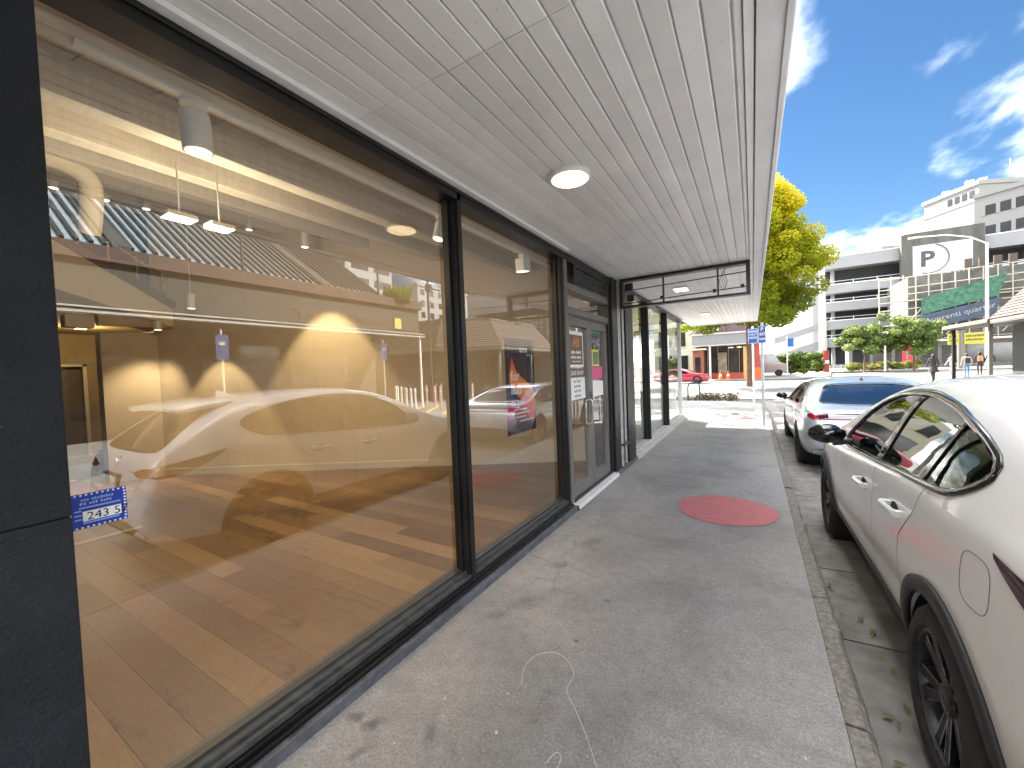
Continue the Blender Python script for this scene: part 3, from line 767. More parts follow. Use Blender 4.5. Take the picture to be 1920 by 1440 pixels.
# mats on the floor near the lobby
tag(MB().box(-9.9,-8.9,0.9,2.05,0.101,0.112).build('floor_mat', pm('green_mat',(0.035,0.085,0.03),0.95,var=0.3,scale=30)), 'dark green mat on the floor near the lobby', 'mat')
tag(MB().box(-8.75,-7.3,0.8,1.75,0.101,0.112).build('floor_mat', pm('red_mat',(0.20,0.045,0.025),0.95,var=0.3,scale=30)), 'dull red mat on the timber floor behind the blue sticker', 'mat')
hz = thing('hazard_strip', 'yellow and black striped strip between green and red mats', 'floor strip', (-8.83,1.3,0.1))
for i in range(8):
    MB().box(-8.88,-8.78,0.8+i*0.15,0.8+i*0.15+0.15,0.1015,0.110).build('stripe', pm('hazard_yellow',(0.5,0.36,0.04),0.7) if i%2 else M['dark'], hz)
tag(MB().box(-5.22,-5.16,0.3,1.42,0.101,0.116).build('floor_trim', pm('pale_oak_trim',(0.50,0.36,0.18),0.5,var=0.1)), 'pale timber trim strip on the shop floor', 'floor trim')
# ---- ceiling: sloping boards on beams
MB().box(-2.06,-1.80,-2.5,6.2,2.71,3.3).build('bulkhead', M['beige2'], shop)
CS = 0.25
def cz(x): return 2.92 + CS*(-x-2.06)
ceil = MB().add([(-2.06,-2.5,cz(-2.06)+0.05),(-12.5,-2.5,cz(-12.5)+0.05),(-12.5,6.3,cz(-12.5)+0.05),(-2.06,6.3,cz(-2.06)+0.05),
                 (-2.06,-2.5,cz(-2.06)+0.15),(-12.5,-2.5,cz(-12.5)+0.15),(-12.5,6.3,cz(-12.5)+0.15),(-2.06,6.3,cz(-2.06)+0.15)],
                [(0,3,2,1),(4,5,6,7),(0,1,5,4),(1,2,6,5),(2,3,7,6),(3,0,4,7)]).build('ceiling', M['dark'], shop)
beams_x = [-2.95, -3.95, -5.0, -6.1, -7.3, -8.6]
edges = [-2.07] + beams_x + [-10.0]
bwid = 0.30
for a, b_ in zip(edges[:-1], edges[1:]):
    yy = -1.8 + random.uniform(0, .1)
    while yy < 6.0:
        h = random.uniform(0, 0.006)
        MB().add([(a,yy,cz(a)+h),(b_,yy,cz(b_)+h),(b_,yy+bwid-0.012,cz(b_)+h),(a,yy+bwid-0.012,cz(a)+h),
                  (a,yy,cz(a)+0.04),(b_,yy,cz(b_)+0.04),(b_,yy+bwid-0.012,cz(b_)+0.04),(a,yy+bwid-0.012,cz(a)+0.04)],
                 [(0,3,2,1),(0,1,5,4),(1,2,6,5),(2,3,7,6),(3,0,4,7)]).build('ceiling_board', M['ceilwood'], ceil)
        yy += bwid
for bx in beams_x:
    MB().box(bx-0.07,bx+0.07,-2.5,6.2,cz(bx)-0.20,cz(bx)+0.03).build('ceiling_beam', M['beamgrey'], shop, bevel=0.008)
MB().cyl((-4.5,-2,cz(-4.5)-0.09),(-4.5,6,cz(-4.5)-0.09),0.014,n=8).build('conduit', M['fixture'], shop)
# ---- track and spotlights
MB().box(-2.01,-1.975,0.45,4.4,2.688,2.708).build('lighting_track', M['fixture'], shop, bevel=0.002)
def spot_fix(x, y, tilt, label, aim, energy, big=1.0, size=70):
    t = thing('track_spotlight', label, 'spotlight', (x,y,2.688), 'track spotlights inside the window')
    MB().cyl((0,0,0),(0,0,-0.022),0.048*big,n=24).cyl((0,0,-0.02),(0,0,-0.06),0.009,n=10).build('mount', M['fixture'], t, smooth=True, local=True)
    d = Vector((tilt[0], tilt[1], -1)).normalized()
    p0 = Vector((0,0,-0.052)); p1 = p0 + d*0.155*big
    MB().cyl(p0, p1, 0.054*big, n=28).build('lamp_barrel', M['fixture'], t, smooth=True, local=True)
    MB().cyl(p1+d*0.0005, p1+d*0.003, 0.046*big, n=28).build('lens', M['spotlens'], t, smooth=True, local=True)
    l = bpy.data.lights.new('spot_light', 'SPOT'); l.energy = energy; l.color = (1.0,0.76,0.46); l.spot_size = math.radians(size); l.spot_blend = 0.6; l.shadow_soft_size = 0.05
    lo = bpy.data.objects.new('spot_light', l); COL.objects.link(lo)
    lo.location = Vector((x,y,2.688)) + p1 + d*0.02
    lo.rotation_euler = (Vector(aim)-lo.location).to_track_quat('-Z','Y').to_euler()
    return t
spot_fix(-1.995, 0.80, (0.0,0.05), 'white cylindrical track spotlight nearest the dark pillar', (-2.9,0.9,0), 10, 1.0, 120)
spot_fix(-1.995, 2.36, (-0.10,-0.25), 'white cylindrical track spotlight beside the first window post', (-3.0,2.6,0), 10, 0.8, 120)
t = thing('track_spotlight', 'boxy white spotlight hanging above the orange poster', 'spotlight', (-2.0,3.62,2.688), 'track spotlights inside the window')
MB().box(-0.03,0.03,-0.04,0.04,-0.03,0).build('mount', M['fixture'], t, local=True)
MB().obox((0,0,-0.10),(0.05,0,0),(0,0.075,0.012),(0,-0.01,0.065)).build('lamp_housing', M['fixture'], t, local=True, bevel=0.008)
MB().obox((0.0,-0.01,-0.17),(0.04,0,0),(0,0.06,0.01),(0,-0.0005,0.004)).build('lens', M['spotlens'], t, local=True)
# wall wash fittings along the partition
def washer(fr, zt, energy, size, dist=0.75, label=''):
    p = P1.lerp(P2, fr) + wnrm*dist; z0 = zt
    t = thing('wall_washer', label, 'spotlight', (p.x,p.y,z0), 'wall washers over the beige partition')
    MB().cyl((0,0,0.0),(0,0,0.20),0.05,n=18).cyl((0,0,0.2),(0,0,max(0.25,cz(p.x)-z0)),0.008,n=8).build('lamp_barrel', M['fixture'], t, local=True, smooth=True)
    MB().cyl((0,0,-0.003),(0,0,-0.001),0.042,n=18).build('lens', M['spotlens'], t, local=True)
    l = bpy.data.lights.new('washer_light', 'SPOT'); l.energy = energy; l.color = (1.0,0.76,0.46); l.spot_size = math.radians(size); l.spot_blend = 0.35; l.shadow_soft_size = 0.03
    lo = bpy.data.objects.new('washer_light', l); COL.objects.link(lo); lo.location = (p.x,p.y,z0-0.01)
    tgt = P1.lerp(P2, fr) + wnrm*0.12; tgt.z = 0.2
    lo.rotation_euler = (tgt-lo.location).to_track_quat('-Z','Y').to_euler()
washer(0.600, 3.30, 46, 62, 0.62, 'wall washer making the tallest light pool on the partition')
washer(0.845, 2.55, 24, 58, 0.55, 'wall washer making the small light pool beside the column')
l = bpy.data.lights.new('column_light', 'SPOT'); l.energy = 16; l.color = (1.0,0.78,0.50); l.spot_size = math.radians(75); l.spot_blend = 0.8; l.shadow_soft_size = 0.05
t = thing('column_spotlight', 'small spotlight fixed to the brown duct above the column', 'spotlight', (-7.35,2.33,2.36))
MB().cyl((0,0,-0.06),(0,0,0.06),0.05,n=18).build('lamp_barrel', M['fixture'], t, local=True, smooth=True)
MB().cyl((0,0,-0.064),(0,0,-0.061),0.04,n=18).build('lens', M['spotlens'], t, local=True)
lo = bpy.data.objects.new('column_light', l); COL.objects.link(lo); lo.location = (-7.30,2.30,2.26); lo.rotation_euler = (Vector((-7.95,2.15,0.6))-lo.location).to_track_quat('-Z','Y').to_euler()
# general ceiling panels
def panel(x, y, w, label):
    t = thing('ceiling_panel_light', label, 'light', (x,y,2.75), 'lit panels under the timber ceiling')
    MB().box(-0.07,0.07,-w,w,-0.03,0).build('housing', M['fixture'], t, local=True)
    MB().box(-0.062,0.062,-w+0.01,w-0.01,-0.034,-0.031).build('diffuser', M['spotlens'], t, local=True)
    MB().cyl((0,0,0),(0,0,cz(x)-2.75),0.006,n=6).build('rod', M['fixture'], t, local=True)
panel(-3.6, 1.31, 0.09, 'lit rectangular ceiling panel, left one of the pair')
panel(-3.6, 1.57, 0.08, 'lit rectangular ceiling panel, right one of the pair')
for py_ in (1.31, 1.57):  # bare point lamps under the panels, added to throw light up at the ceiling
    al = bpy.data.lights.new('panel_fill_light', 'POINT'); al.energy = 8; al.shadow_soft_size = 0.1; al.color = (1.0,0.78,0.50)
    ao = bpy.data.objects.new('panel_fill_light', al); COL.objects.link(ao); ao.location = (-3.6,py_,2.62)
for (sx, sy, lb) in ((-7.1,1.36,'leftmost small lit ceiling downlight beside the pillar'),(-7.1,1.62,'second small lit ceiling downlight from the pillar'),(-7.0,1.78,'third small lit ceiling downlight from the pillar'),(-6.8,2.12,'small lit ceiling downlight left of the panel lights'),(-6.0,2.98,'small lit ceiling downlight right of the panel lights')):
    t = thing('downlight', lb, 'light', (sx,sy,cz(sx)-0.28), 'small downlights under the timber ceiling')
    MB().cyl((0,0,0),(0,0,0.08),0.045,n=14).cyl((0,0,0.08),(0,0,0.28),0.006,n=6).build('lamp_barrel', M['fixture'], t, local=True, smooth=True)
    MB().cyl((0,0,-0.004),(0,0,-0.001),0.038,n=14).build('lens', M['spotlens'], t, local=True)

# ================================================================== posters and stickers
def flat(name, y0, y1, z0, z1, x, mat, parent):
    return MB().box(x-0.002, x, y0, y1, z0, z1).build(name, mat, parent)
po = thing('window_poster', 'purple poster with orange flame shape hanging inside the window', 'poster', (-1.80,3.1,0.96))
def poster_mat():
    m, t, N, L, b = nt('poster_purple_print')
    tc = N.new('ShaderNodeTexCoord'); sp = N.new('ShaderNodeSeparateXYZ'); L.new(tc.outputs['Object'], sp.inputs[0])
    mr = N.new('ShaderNodeMapRange'); L.new(sp.outputs['Z'], mr.inputs[0]); mr.inputs['From Min'].default_value = 0.96; mr.inputs['From Max'].default_value = 1.77
    c = ramp(t, mr.outputs[0], [(0.0,(0.03,0.012,0.025)),(0.10,(0.10,0.025,0.06)),(0.24,(0.55,0.04,0.12)),(0.38,(0.03,0.014,0.022)),(0.9,(0.04,0.022,0.03))])
    L.new(c, b.inputs['Base Color']); b.inputs['Roughness'].default_value = 0.45
    return m
def flame_mat():
    m, t, N, L, b = nt('poster_flame_print')
    tc = N.new('ShaderNodeTexCoord'); sp = N.new('ShaderNodeSeparateXYZ'); L.new(tc.outputs['Object'], sp.inputs[0])
    mr = N.new('ShaderNodeMapRange'); L.new(sp.outputs['Z'], mr.inputs[0]); mr.inputs['From Min'].default_value = 1.02; mr.inputs['From Max'].default_value = 1.66
    c = ramp(t, mr.outputs[0], [(0.0,(0.62,0.04,0.18)),(0.25,(0.85,0.10,0.08)),(0.50,(0.95,0.36,0.03)),(0.75,(0.92,0.22,0.05)),(1.0,(0.55,0.07,0.08))])
    L.new(c, b.inputs['Base Color']); b.inputs['Roughness'].default_value = 0.45
    return m
px = -1.80; q0, q1 = 2.88, 3.40
flat('sheet', q0, q1, 0.945, 1.79, px, poster_mat(), po)
W = q1-q0
fl = [(.20,.80),(.27,.72),(.33,.66),(.48,.60),(.66,.55),(.84,.49),(.97,.42),(.995,.33),(.97,.22),(.90,.12),(.84,.08),(.74,.14),(.60,.26),(.50,.34),(.36,.40),(.24,.45),(.12,.52),(.11,.62),(.16,.72)]
MB().prism([(q0+u*W, 0.945+v*0.845) for u,v in fl], px+0.0005, px+0.0025, axis='x').build('flame_shape', flame_mat(), po)
wt = pm('white_print', (0.88,0.875,0.86), 0.5, var=0.02)
def ptxt(s, u, v, size, mat=wt, sx=1.0, bold=0.0): text_mesh('lettering', s, size, mat, po, (px+0.004, q0+u*W, 0.945+v*0.845), (0,1,0), (0,0,1), 0.0005, sx=sx, bold=bold)
ptxt('asos', .46, .86, 0.085, bold=.002); ptxt('store', .70, .82, 0.035); ptxt('for', .14, .56, 0.125, bold=.002); ptxt('less', .14, .42, 0.125, bold=.002); ptxt('On Kilter', .13, .30, 0.055, sx=1.2, bold=.001)
for (u, v, l_) in ((.22,.245,.45),(.16,.205,.62),(.30,.165,.32),(.40,.12,.5)):
    MB().box(px+0.001, px+0.003, q0+u*W, q0+(u+l_)*W, 0.945+v*0.845, 0.945+v*0.845+0.010).build('text_line', wt, po)
def words(parent, x, yc, z, h, ws, mat):
    gp = h*0.6; tot = sum(ws)+gp*(len(ws)-1); y = yc-tot/2
    for w in ws:
        n = max(2, int(w/(h*0.7)))
        for k in range(n):
            hh = h*random.choice((1.0,0.72,0.72,0.85)); a = y+w*k/n
            MB().box(x, x+0.0008, a, a+w/n*0.62, z, z+hh).build('letter', mat, parent)
        y += w+gp
# blue permit sticker
stk = thing('permit_sticker', 'blue permit sticker with dotted white border on the window', 'sticker', (-1.743,0.37,1.06))
bl = pm('sticker_blue', (0.010,0.045,0.36), 0.5, var=0.1, scale=40)
a0, a1, c0, c1 = 0.322, 0.444, 1.074, 1.180
XS = XGL+0.0025
flat('sheet', a0, a1, c0, c1, XS, bl, stk)
dm = MB()
def dot(yc, zc, r): dm.add([(XS+0.0006, yc+r*math.cos(2*math.pi*k/10), zc+r*math.sin(2*math.pi*k/10)) for k in range(10)], [tuple(range(10))])
for i in range(10):
    dot(a0+0.008+i*(a1-a0-0.014)/9, c1-0.004, 0.0028); dot(a0+0.008+i*(a1-a0-0.014)/9, c0+0.004, 0.0028)
for i in range(1, 10): dot(a1-0.0045, c0+0.004+i*(c1-c0-0.008)/10, 0.0028)
dm.build('border_dots', wt, stk, fix=False)
MB().box(XS+0.0003, XS+0.0008, a0+0.022, a1-0.014, c0+0.022, c0+0.052).build('number_field', wt, stk)
text_mesh('number', '243 57', 0.034, M['dark'], stk, (XS+0.0012, a0+0.03, c0+0.025), (0,1,0), (0,0,1), 0.0002)
lb = pm('sticker_pale_print', (0.30,0.42,0.80), 0.5, var=0.05)
words(stk, XS+0.0003, (a0+a1)/2-0.004, c1-0.022, 0.008, (0.018,0.05), lb); words(stk, XS+0.0003, (a0+a1)/2-0.008, c1-0.034, 0.008, (0.016,0.02,0.026), lb)
for (u, v, l_) in ((.12,.58,.76),(.04,.50,.12),(.04,.38,.12),(.04,.26,.12),(.18,.14,.66)):
    MB().box(XS+0.0003, XS+0.0008, a0+u*(a1-a0), a0+(u+l_)*(a1-a0), c0+v*(c1-c0), c0+v*(c1-c0)+0.004).build('text_line', lb, stk)
# door notices
dn = thing('door_notice', 'brown framed notice with orange letters on the left door glass', 'notice', (-1.73,4.3,1.5))
XD = -1.7325
brn = pm('notice_brown', (0.16,0.105,0.08), 0.5, var=0.1, scale=9); org = pm('notice_orange', (0.62,0.22,0.08), 0.5, var=0.1)
flat('border', 4.09, 4.54, 1.52, 1.93, XD, wt, dn); flat('sheet', 4.12, 4.51, 1.55, 1.89, XD+0.002, brn, dn)
text_mesh('lettering', 'AB', 0.16, org, dn, (XD+0.004, 4.315, 1.755), (0,1,0), (0,0,1), 0.0005, 'CENTER', bold=.004)
words(dn, XD+0.003, 4.315, 1.675, 0.035, (0.13,0.15), wt); words(dn, XD+0.003, 4.315, 1.62, 0.035, (0.15,0.14), wt)
words(dn, XD+0.003, 4.315, 1.58, 0.014, (0.08,0.06,0.1), wt)
d2 = thing('door_notice', 'narrow brown strip notice with pale capitals on the left door', 'notice', (-1.73,4.3,1.42))
flat('sheet', 4.08, 4.55, 1.405, 1.505, XD, brn, d2)
text_mesh('lettering', 'LEASE NOW', 0.075, wt, d2, (XD+0.002, 4.315, 1.43), (0,1,0), (0,0,1), 0.0005, 'CENTER')
d3 = thing('door_notice', 'white paper notice with grey text lines on the left door', 'notice', (-1.73,4.3,1.2))
flat('sheet', 4.08, 4.57, 1.15, 1.40, XD, wt, d3)
gtx = pm('grey_print', (0.22,0.25,0.30), 0.6)
for i, ws in enumerate(((0.08,0.12),(0.2,),(0.1,0.09),(0.2,))):
    words(d3, XD+0.001, 4.325, 1.345-i*0.056, 0.032, ws, gtx)
d4 = thing('door_notice', 'pink notice below a yellow edged sheet on the right door', 'notice', (-1.73,5.0,1.5))
flat('sheet', 4.80, 5.22, 1.36, 1.52, XD, pm('notice_pink', (0.70,0.09,0.26), 0.5, var=0.1), d4)
flat('yellow_sheet', 4.80, 5.10, 1.53, 1.74, XD, pm('notice_yellow', (0.70,0.62,0.14), 0.5, var=0.1), d4)
flat('inner_panel', 4.87, 5.08, 1.55, 1.71, XD+0.002, pm('notice_green', (0.16,0.22,0.12), 0.5, var=0.3, scale=30), d4)
flat('paper', 4.80, 5.24, 1.14, 1.33, XD, wt, d4)
# ================================================================== cars
def lerp_tab(tab, y):
    return float(np.interp(y, [a for a,_ in tab], [b for _,b in tab]))
def section(P, y, inset=0.0, dtop=0.0, zfloor=None):
    hw = lerp_tab(P['hw'], y) - inset; zb = lerp_tab(P['bot'], y); zt = lerp_tab(P['top'], y) - dtop
    if zfloor is not None: zb = zfloor
    zs = min(lerp_tab(P['belt'], y), zt-0.025); g = zt-zs
    ins = min(g*P.get('tumble',0.40), 0.24); hb = hw*0.962
    crown = P.get('crown', 0.02)
    top_w = hb-ins
    mid = zb+0.52*(zs-zb)
    pts = [(0,zb),(0.55*hw,zb),(0.89*hw,zb+0.015),(0.972*hw,zb+0.09),(0.998*hw,mid-0.05),(1.0*hw,mid+0.10),
           (0.985*hw,zs-0.055),(hb,zs),(hb-ins*0.42,zs+g*0.46),(hb-ins*0.86,zs+g*0.86),(top_w-0.075*min(1,g/0.3)-0.02,zs+g*0.985),(top_w*0.5,zt+crown*0.7),(0,zt+crown)]
    return pts
def loft(P, ys, **kw):
    V = []; F = []
    rings = []
    for y in ys:
        half = section(P, y, **kw)
        ring = half + [(-x,z) for x,z in reversed(half[1:-1])]
        rings.append([(x,y,z) for x,z in ring])
    n = len(rings[0])
    for r in rings: V += r
    for i in range(len(rings)-1):
        for k in range(n): F.append((i*n+k, i*n+(k+1)%n, (i+1)*n+(k+1)%n, (i+1)*n+k))
    F.append(tuple(range(n))); F.append(tuple(range(len(rings)*n-1, (len(rings)-1)*n-1, -1)))
    return V, F
def eval_mesh(o, name):
    dg = bpy.context.evaluated_depsgraph_get()
    return bpy.data.meshes.new_from_object(o.evaluated_get(dg))
def tmp_obj(mb, name='tmp'):
    me = mb.mesh(name); o = bpy.data.objects.new(name, me); COL.objects.link(o); return o
def resample(poly, n, closed=True):
    P = [Vector((a,b,0)) for a,b in poly]
    if closed: P.append(P[0])
    d = [0]
    for a, b in zip(P[:-1], P[1:]): d.append(d[-1]+(b-a).length)
    out = []
    for i in range(n):
        t = d[-1]*i/(n if closed else n-1)
        out.append((float(np.interp(t, d, [p.x for p in P])), float(np.interp(t, d, [p.y for p in P]))))
    return out
def smooth_poly(poly, it=2):
    for _ in range(it):
        q = []
        for i in range(len(poly)):
            a = poly[i]; b = poly[(i+1)%len(poly)]
            q.append((a[0]*.8+b[0]*.2, a[1]*.8+b[1]*.2)); q.append((a[0]*.2+b[0]*.8, a[1]*.2+b[1]*.8))
        poly = q
    return poly
def grow(poly, d):
    n = len(poly); A = sum(poly[i][0]*poly[(i+1)%n][1]-poly[(i+1)%n][0]*poly[i][1] for i in range(n))
    s = 1 if A > 0 else -1; out = []
    for i in range(n):
        a = Vector(poly[i-1]); b = Vector(poly[i]); c = Vector(poly[(i+1)%n])
        t = (c-a); t = t.normalized() if t.length > 1e-9 else Vector((1,0))
        nr = Vector((t.y,-t.x))*s
        out.append((b.x+nr.x*d, b.y+nr.y*d))
    return out
class Car:
    def __init__(self, P, name, label, cat, loc, paint, lod=2, group=None):
        self.P = P; self.root = thing(name, label, cat, loc, group); self.paint = paint
        V, F = loft(P, P['ys'])
        mb = MB(); mb.add(V, F); o = tmp_obj(mb)
        md = o.modifiers.new('s','SUBSURF'); md.levels = lod; md.render_levels = lod
        self.full = eval_mesh(o, 'full')
        bpy.data.objects.remove(o)
        bm = bmesh.new(); bm.from_mesh(self.full); self.bvh = BVHTree.FromBMesh(bm); bm.free()
    def px(self, y, z, side):      # point on flank
        for k in range(30):
            h = self.bvh.ray_cast(Vector((side*3, y, z)), Vector((-side,0,0)))
            if h[0]: return h[0], h[1]
            y += 0.012 if y < self.P['L']/2 else -0.012; z += 0.008*(1 if z < 0.6 else -1)
        return Vector((side*self.P['hw'][0][1], y, z)), Vector((side,0,0))
    def py(self, x, z, end):       # point on rear (end=-1) or front (+1)
        for k in range(30):
            h = self.bvh.ray_cast(Vector((x, end*9+ (self.P['L'] if end>0 else 0), z)), Vector((0,-end,0)))
            if h[0]: return h[0], h[1]
            x *= 0.98; z += 0.006*(1 if z < 0.6 else -1)
        return Vector((x, 0 if end<0 else self.P['L'], z)), Vector((0,end,0))
    def cut(self, cutters):
        o = bpy.data.objects.new('body', self.full.copy()); COL.objects.link(o)
        tm = []
        for mb in cutters:
            c = tmp_obj(mb); tm.append(c)
            md = o.modifiers.new('b','BOOLEAN'); md.operation = 'DIFFERENCE'; md.object = c; md.solver = 'EXACT'
        me = eval_mesh(o, 'body')
        for c in tm: bpy.data.objects.remove(c)
        bpy.data.objects.remove(o)
        me.materials.clear()
        return me
    def patch(self, name, poly, mode, side, off, mats, parent=None, rings=6, n=72, thick=0.0, smooth=True):
        poly = resample(poly, n)
        cx = sum(p[0] for p in poly)/n; cy = sum(p[1] for p in poly)/n
        V = []; F = []
        pr = self.px if mode == 'x' else self.py
        for r in range(rings+1):
            k = 1 - r/rings
            if r == rings:
                p, nr = pr(cx, cy, side); V.append(p+nr*off)
            else:
                for (a, b) in poly:
                    p, nr = pr(cx+(a-cx)*k, cy+(b-cy)*k, side); V.append(p+nr*off)
        for r in range(rings-1):
            for i in range(n): F.append((r*n+i, r*n+(i+1)%n, (r+1)*n+(i+1)%n, (r+1)*n+i))
        for i in range(n): F.append(((rings-1)*n+i, (rings-1)*n+(i+1)%n, rings*n))
        mb = MB(); mb.add(V, F)
        o = mb.build(name, mats, parent or self.root, smooth=smooth, local=parent is None, angle=50)
        if thick:
            md = o.modifiers.new('t','SOLIDIFY'); md.thickness = thick; md.offset = -1
        return o
    def ring(self, name, inner, outer, mode, side, off, mat, thick=0.006, closed=True, n=96, parent=None):
        a = resample(inner, n, closed); b = resample(outer, n, closed)
        pr = self.px if mode == 'x' else self.py
        V = []; F = []
        for i in range(n):
            for (u, v) in (a[i], ((a[i][0]+b[i][0])/2,(a[i][1]+b[i][1])/2), b[i]):
                p, nr = pr(u, v, side); V.append(p+nr*off)
        m = n if closed else n-1
        for i in range(m):
            j = (i+1)%n
            for q in range(2): F.append((i*3+q, j*3+q, j*3+q+1, i*3+q+1))
        mb = MB(); mb.add(V, F)
        o = mb.build(name, mat, parent or self.root, smooth=True, local=parent is None, angle=60)
        md = o.modifiers.new('t','SOLIDIFY'); md.thickness = thick; md.offset = 0
        return o
    def line(self, name, pts, mode, side, w, mat, off=0.0006, n=40, parent=None):
        pts = resample(pts, n, closed=False)
        pr = self.px if mode == 'x' else self.py
        V = []; F = []
        for i in range(n):
            a = Vector(pts[max(0,i-1)]); b = Vector(pts[min(n-1,i+1)]); t = (b-a).normalized(); nn = Vector((-t.y,t.x))*w/2
            for s in (-1,1):
                p, nr = pr(pts[i][0]+nn.x*s, pts[i][1]+nn.y*s, side); V.append(p+nr*off)
        for i in range(n-1): F.append((2*i,2*i+1,2*i+3,2*i+2))
        return MB().add(V, F).build(name, mat, parent or self.root, local=parent is None, fix=False)
def wheel_meshes(r, rr, w, dark):
    ty = MB().lathe([(-w/2+0.02,rr-0.005),(-w/2,rr+0.01),(-w/2-0.004,rr+(r-rr)*0.5),(-w/2+0.012,r-0.018),(-w/2+0.035,r-0.002),(-0.02,r),(-0.018,r-0.008),(0.018,r-0.008),(0.02,r),(w/2-0.035,r-0.002),(w/2-0.012,r-0.018),(w/2+0.004,rr+(r-rr)*0.5),(w/2,rr+0.01),(w/2-0.02,rr-0.005)], (0,0,0), (1,0,0), 56)
    ri = MB().lathe([(-w/2+0.012,rr+0.004),(-w/2+0.012,rr-0.012),(-w/2+0.04,rr-0.022),(0.03,rr-0.03),(0.05,rr-0.06)], (0,0,0), (1,0,0), 56)
    ri.lathe([(0.05,rr-0.02),(0.052,0.05),(0.052,0.001)], (0,0,0), (1,0,0), 40, m=1)
    return ty, ri
def make_wheel(root, x, y, z, r, side, spokes=10, rr=None, style=0):
    rr = rr or r*0.70; w = 0.215
    wh = bpy.data.objects.new('wheel', None); COL.objects.link(wh); wh.parent = root
    wh.location = (x,y,z); wh.rotation_euler = (0,0,0 if side < 0 else math.pi)
    wh.empty_display_size = 0.1
    key = (r, rr, spokes, style)
    if key not in make_wheel.cache:
        ty, ri = wheel_meshes(r, rr, w, 0)
        for i in range(spokes):
            a = 2*math.pi*i/spokes + (0.10 if i%2 else -0.10)*(1 if style == 0 else 0)
            d = Vector((0,math.cos(a),math.sin(a))); s = Vector((0,-math.sin(a),math.cos(a)))
            c0 = Vector((-w/2+0.045,0,0)); r0, r1 = 0.045, rr-0.012
            wi, wo = 0.016, 0.024
            A = [c0+d*r0-s*wi, c0+d*r0+s*wi, c0+Vector((-0.022,0,0))+d*r1+s*wo, c0+Vector((-0.022,0,0))+d*r1-s*wo]
            B = [p+Vector((0.035,0,0)) for p in A]
            ri.add(A+B, [(0,1,2,3),(7,6,5,4),(0,4,5,1),(1,5,6,2),(2,6,7,3),(3,7,4,0)], 0)
            for q in (-1,1):      # bright machined edge
                e = [c0+Vector((-0.002,0,0))+d*r0+s*wi*q*0.75, c0+Vector((-0.002,0,0))+d*r0+s*wi*q, c0+Vector((-0.0235,0,0))+d*r1+s*wo*q, c0+Vector((-0.0235,0,0))+d*r1+s*wo*q*0.82]
                ri.add(e, [(0,1,2,3)], 2)
        ri.lathe([(-w/2+0.045,0.06),(-w/2+0.030,0.052),(-w/2+0.026,0.03),(-w/2+0.025,0.001)], (0,0,0), (1,0,0), 24, m=0)
        make_wheel.cache[key] = (ty.mesh('tyre'), ri.mesh('rim'))
    tm, rm = make_wheel.cache[key]
    put('tyre', tm, M['rubber'], wh, smooth=True, local=True, angle=40)
    put('rim', rm, [RIMD, M['dark'], M['chrome']], wh, smooth=True, local=True, angle=30)
make_wheel.cache = {}
RIMD = pm('dark_alloy', (0.06,0.062,0.066), 0.3, metal=0.7, var=0.1, scale=20)
def arc(cy, cz_, r, a0, a1, n=40):
    return [(cy+r*math.cos(math.radians(a0+(a1-a0)*i/n)), cz_+r*math.sin(math.radians(a0+(a1-a0)*i/n))) for i in range(n+1)]
def rounded_seat(root, x, y, z, w=0.46):
    mb = MB()
    mb.obox((x,y+0.22,z+0.10),(w/2,0,0),(0,0.25,0.02),(0,0,0.08))
    mb.obox((x,y-0.06,z+0.42),(w/2,0,0),(0,-0.06,0.30),(0,0.055,0.012))
    mb.obox((x,y-0.135,z+0.80),(0.13,0,0),(0,-0.015,0.085),(0,0.04,0.006))
    mb.build('seat', M['seat'], root, local=True, bevel=0.04)

# ---------------------------------------------------------------- white SUV
SUV = dict(L=4.39,
  ys=[0,0.02,0.05,0.09,0.14,0.22,0.36,0.5,0.64,0.8,1.0,1.3,1.7,2.1,2.45,2.7,2.95,3.2,3.42,3.55,3.75,3.95,4.1,4.22,4.31,4.36,4.39],
  top=[(0,0.66),(0.02,0.78),(0.05,0.90),(0.09,0.99),(0.14,1.05),(0.22,1.12),(0.36,1.23),(0.5,1.335),(0.64,1.42),(0.8,1.47),(1.0,1.50),(1.3,1.525),(1.7,1.535),(2.1,1.525),(2.45,1.47),(2.7,1.385),(2.95,1.265),(3.2,1.135),(3.42,1.03),(3.55,1.005),(3.75,0.98),(3.95,0.94),(4.1,0.90),(4.22,0.84),(4.31,0.75),(4.36,0.66),(4.39,0.58)],
  belt=[(0,0.60),(0.05,0.82),(0.14,0.99),(0.5,1.10),(0.9,1.12),(1.2,1.105),(2.7,0.985),(3.4,0.945),(3.9,0.86),(4.2,0.76),(4.39,0.5)],
  bot=[(0,0.40),(0.1,0.30),(0.5,0.25),(3.8,0.24),(4.2,0.26),(4.39,0.34)],
  hw=[(0,0.66),(0.02,0.70),(0.05,0.74),(0.09,0.775),(0.14,0.80),(0.22,0.83),(0.36,0.86),(0.6,0.885),(0.95,0.8975),(1.6,0.885),(2.4,0.885),(3.3,0.8975),(3.6,0.8975),(3.9,0.88),(4.1,0.85),(4.22,0.80),(4.31,0.73),(4.36,0.66),(4.39,0.58)],
  tumble=0.42)
SX, SY = 1.467, 1.15
RA, FA, WZ, WR = 0.95, 3.60, 0.335, 0.335
car = Car(SUV, 'white_suv', 'pearl white hatchback SUV parked nearest, beside the footpath kerb', 'car', (SX, SY, GZ), M['carwhite'])
dlo = smooth_poly([(2.98,0.985),(2.0,1.05),(1.12,1.122),(0.95,1.138),(0.85,1.175),(0.745,1.245),(0.76,1.29),(0.93,1.35),(1.28,1.416),(1.7,1.448),(2.1,1.432),(2.4,1.37),(2.65,1.255)], 2)
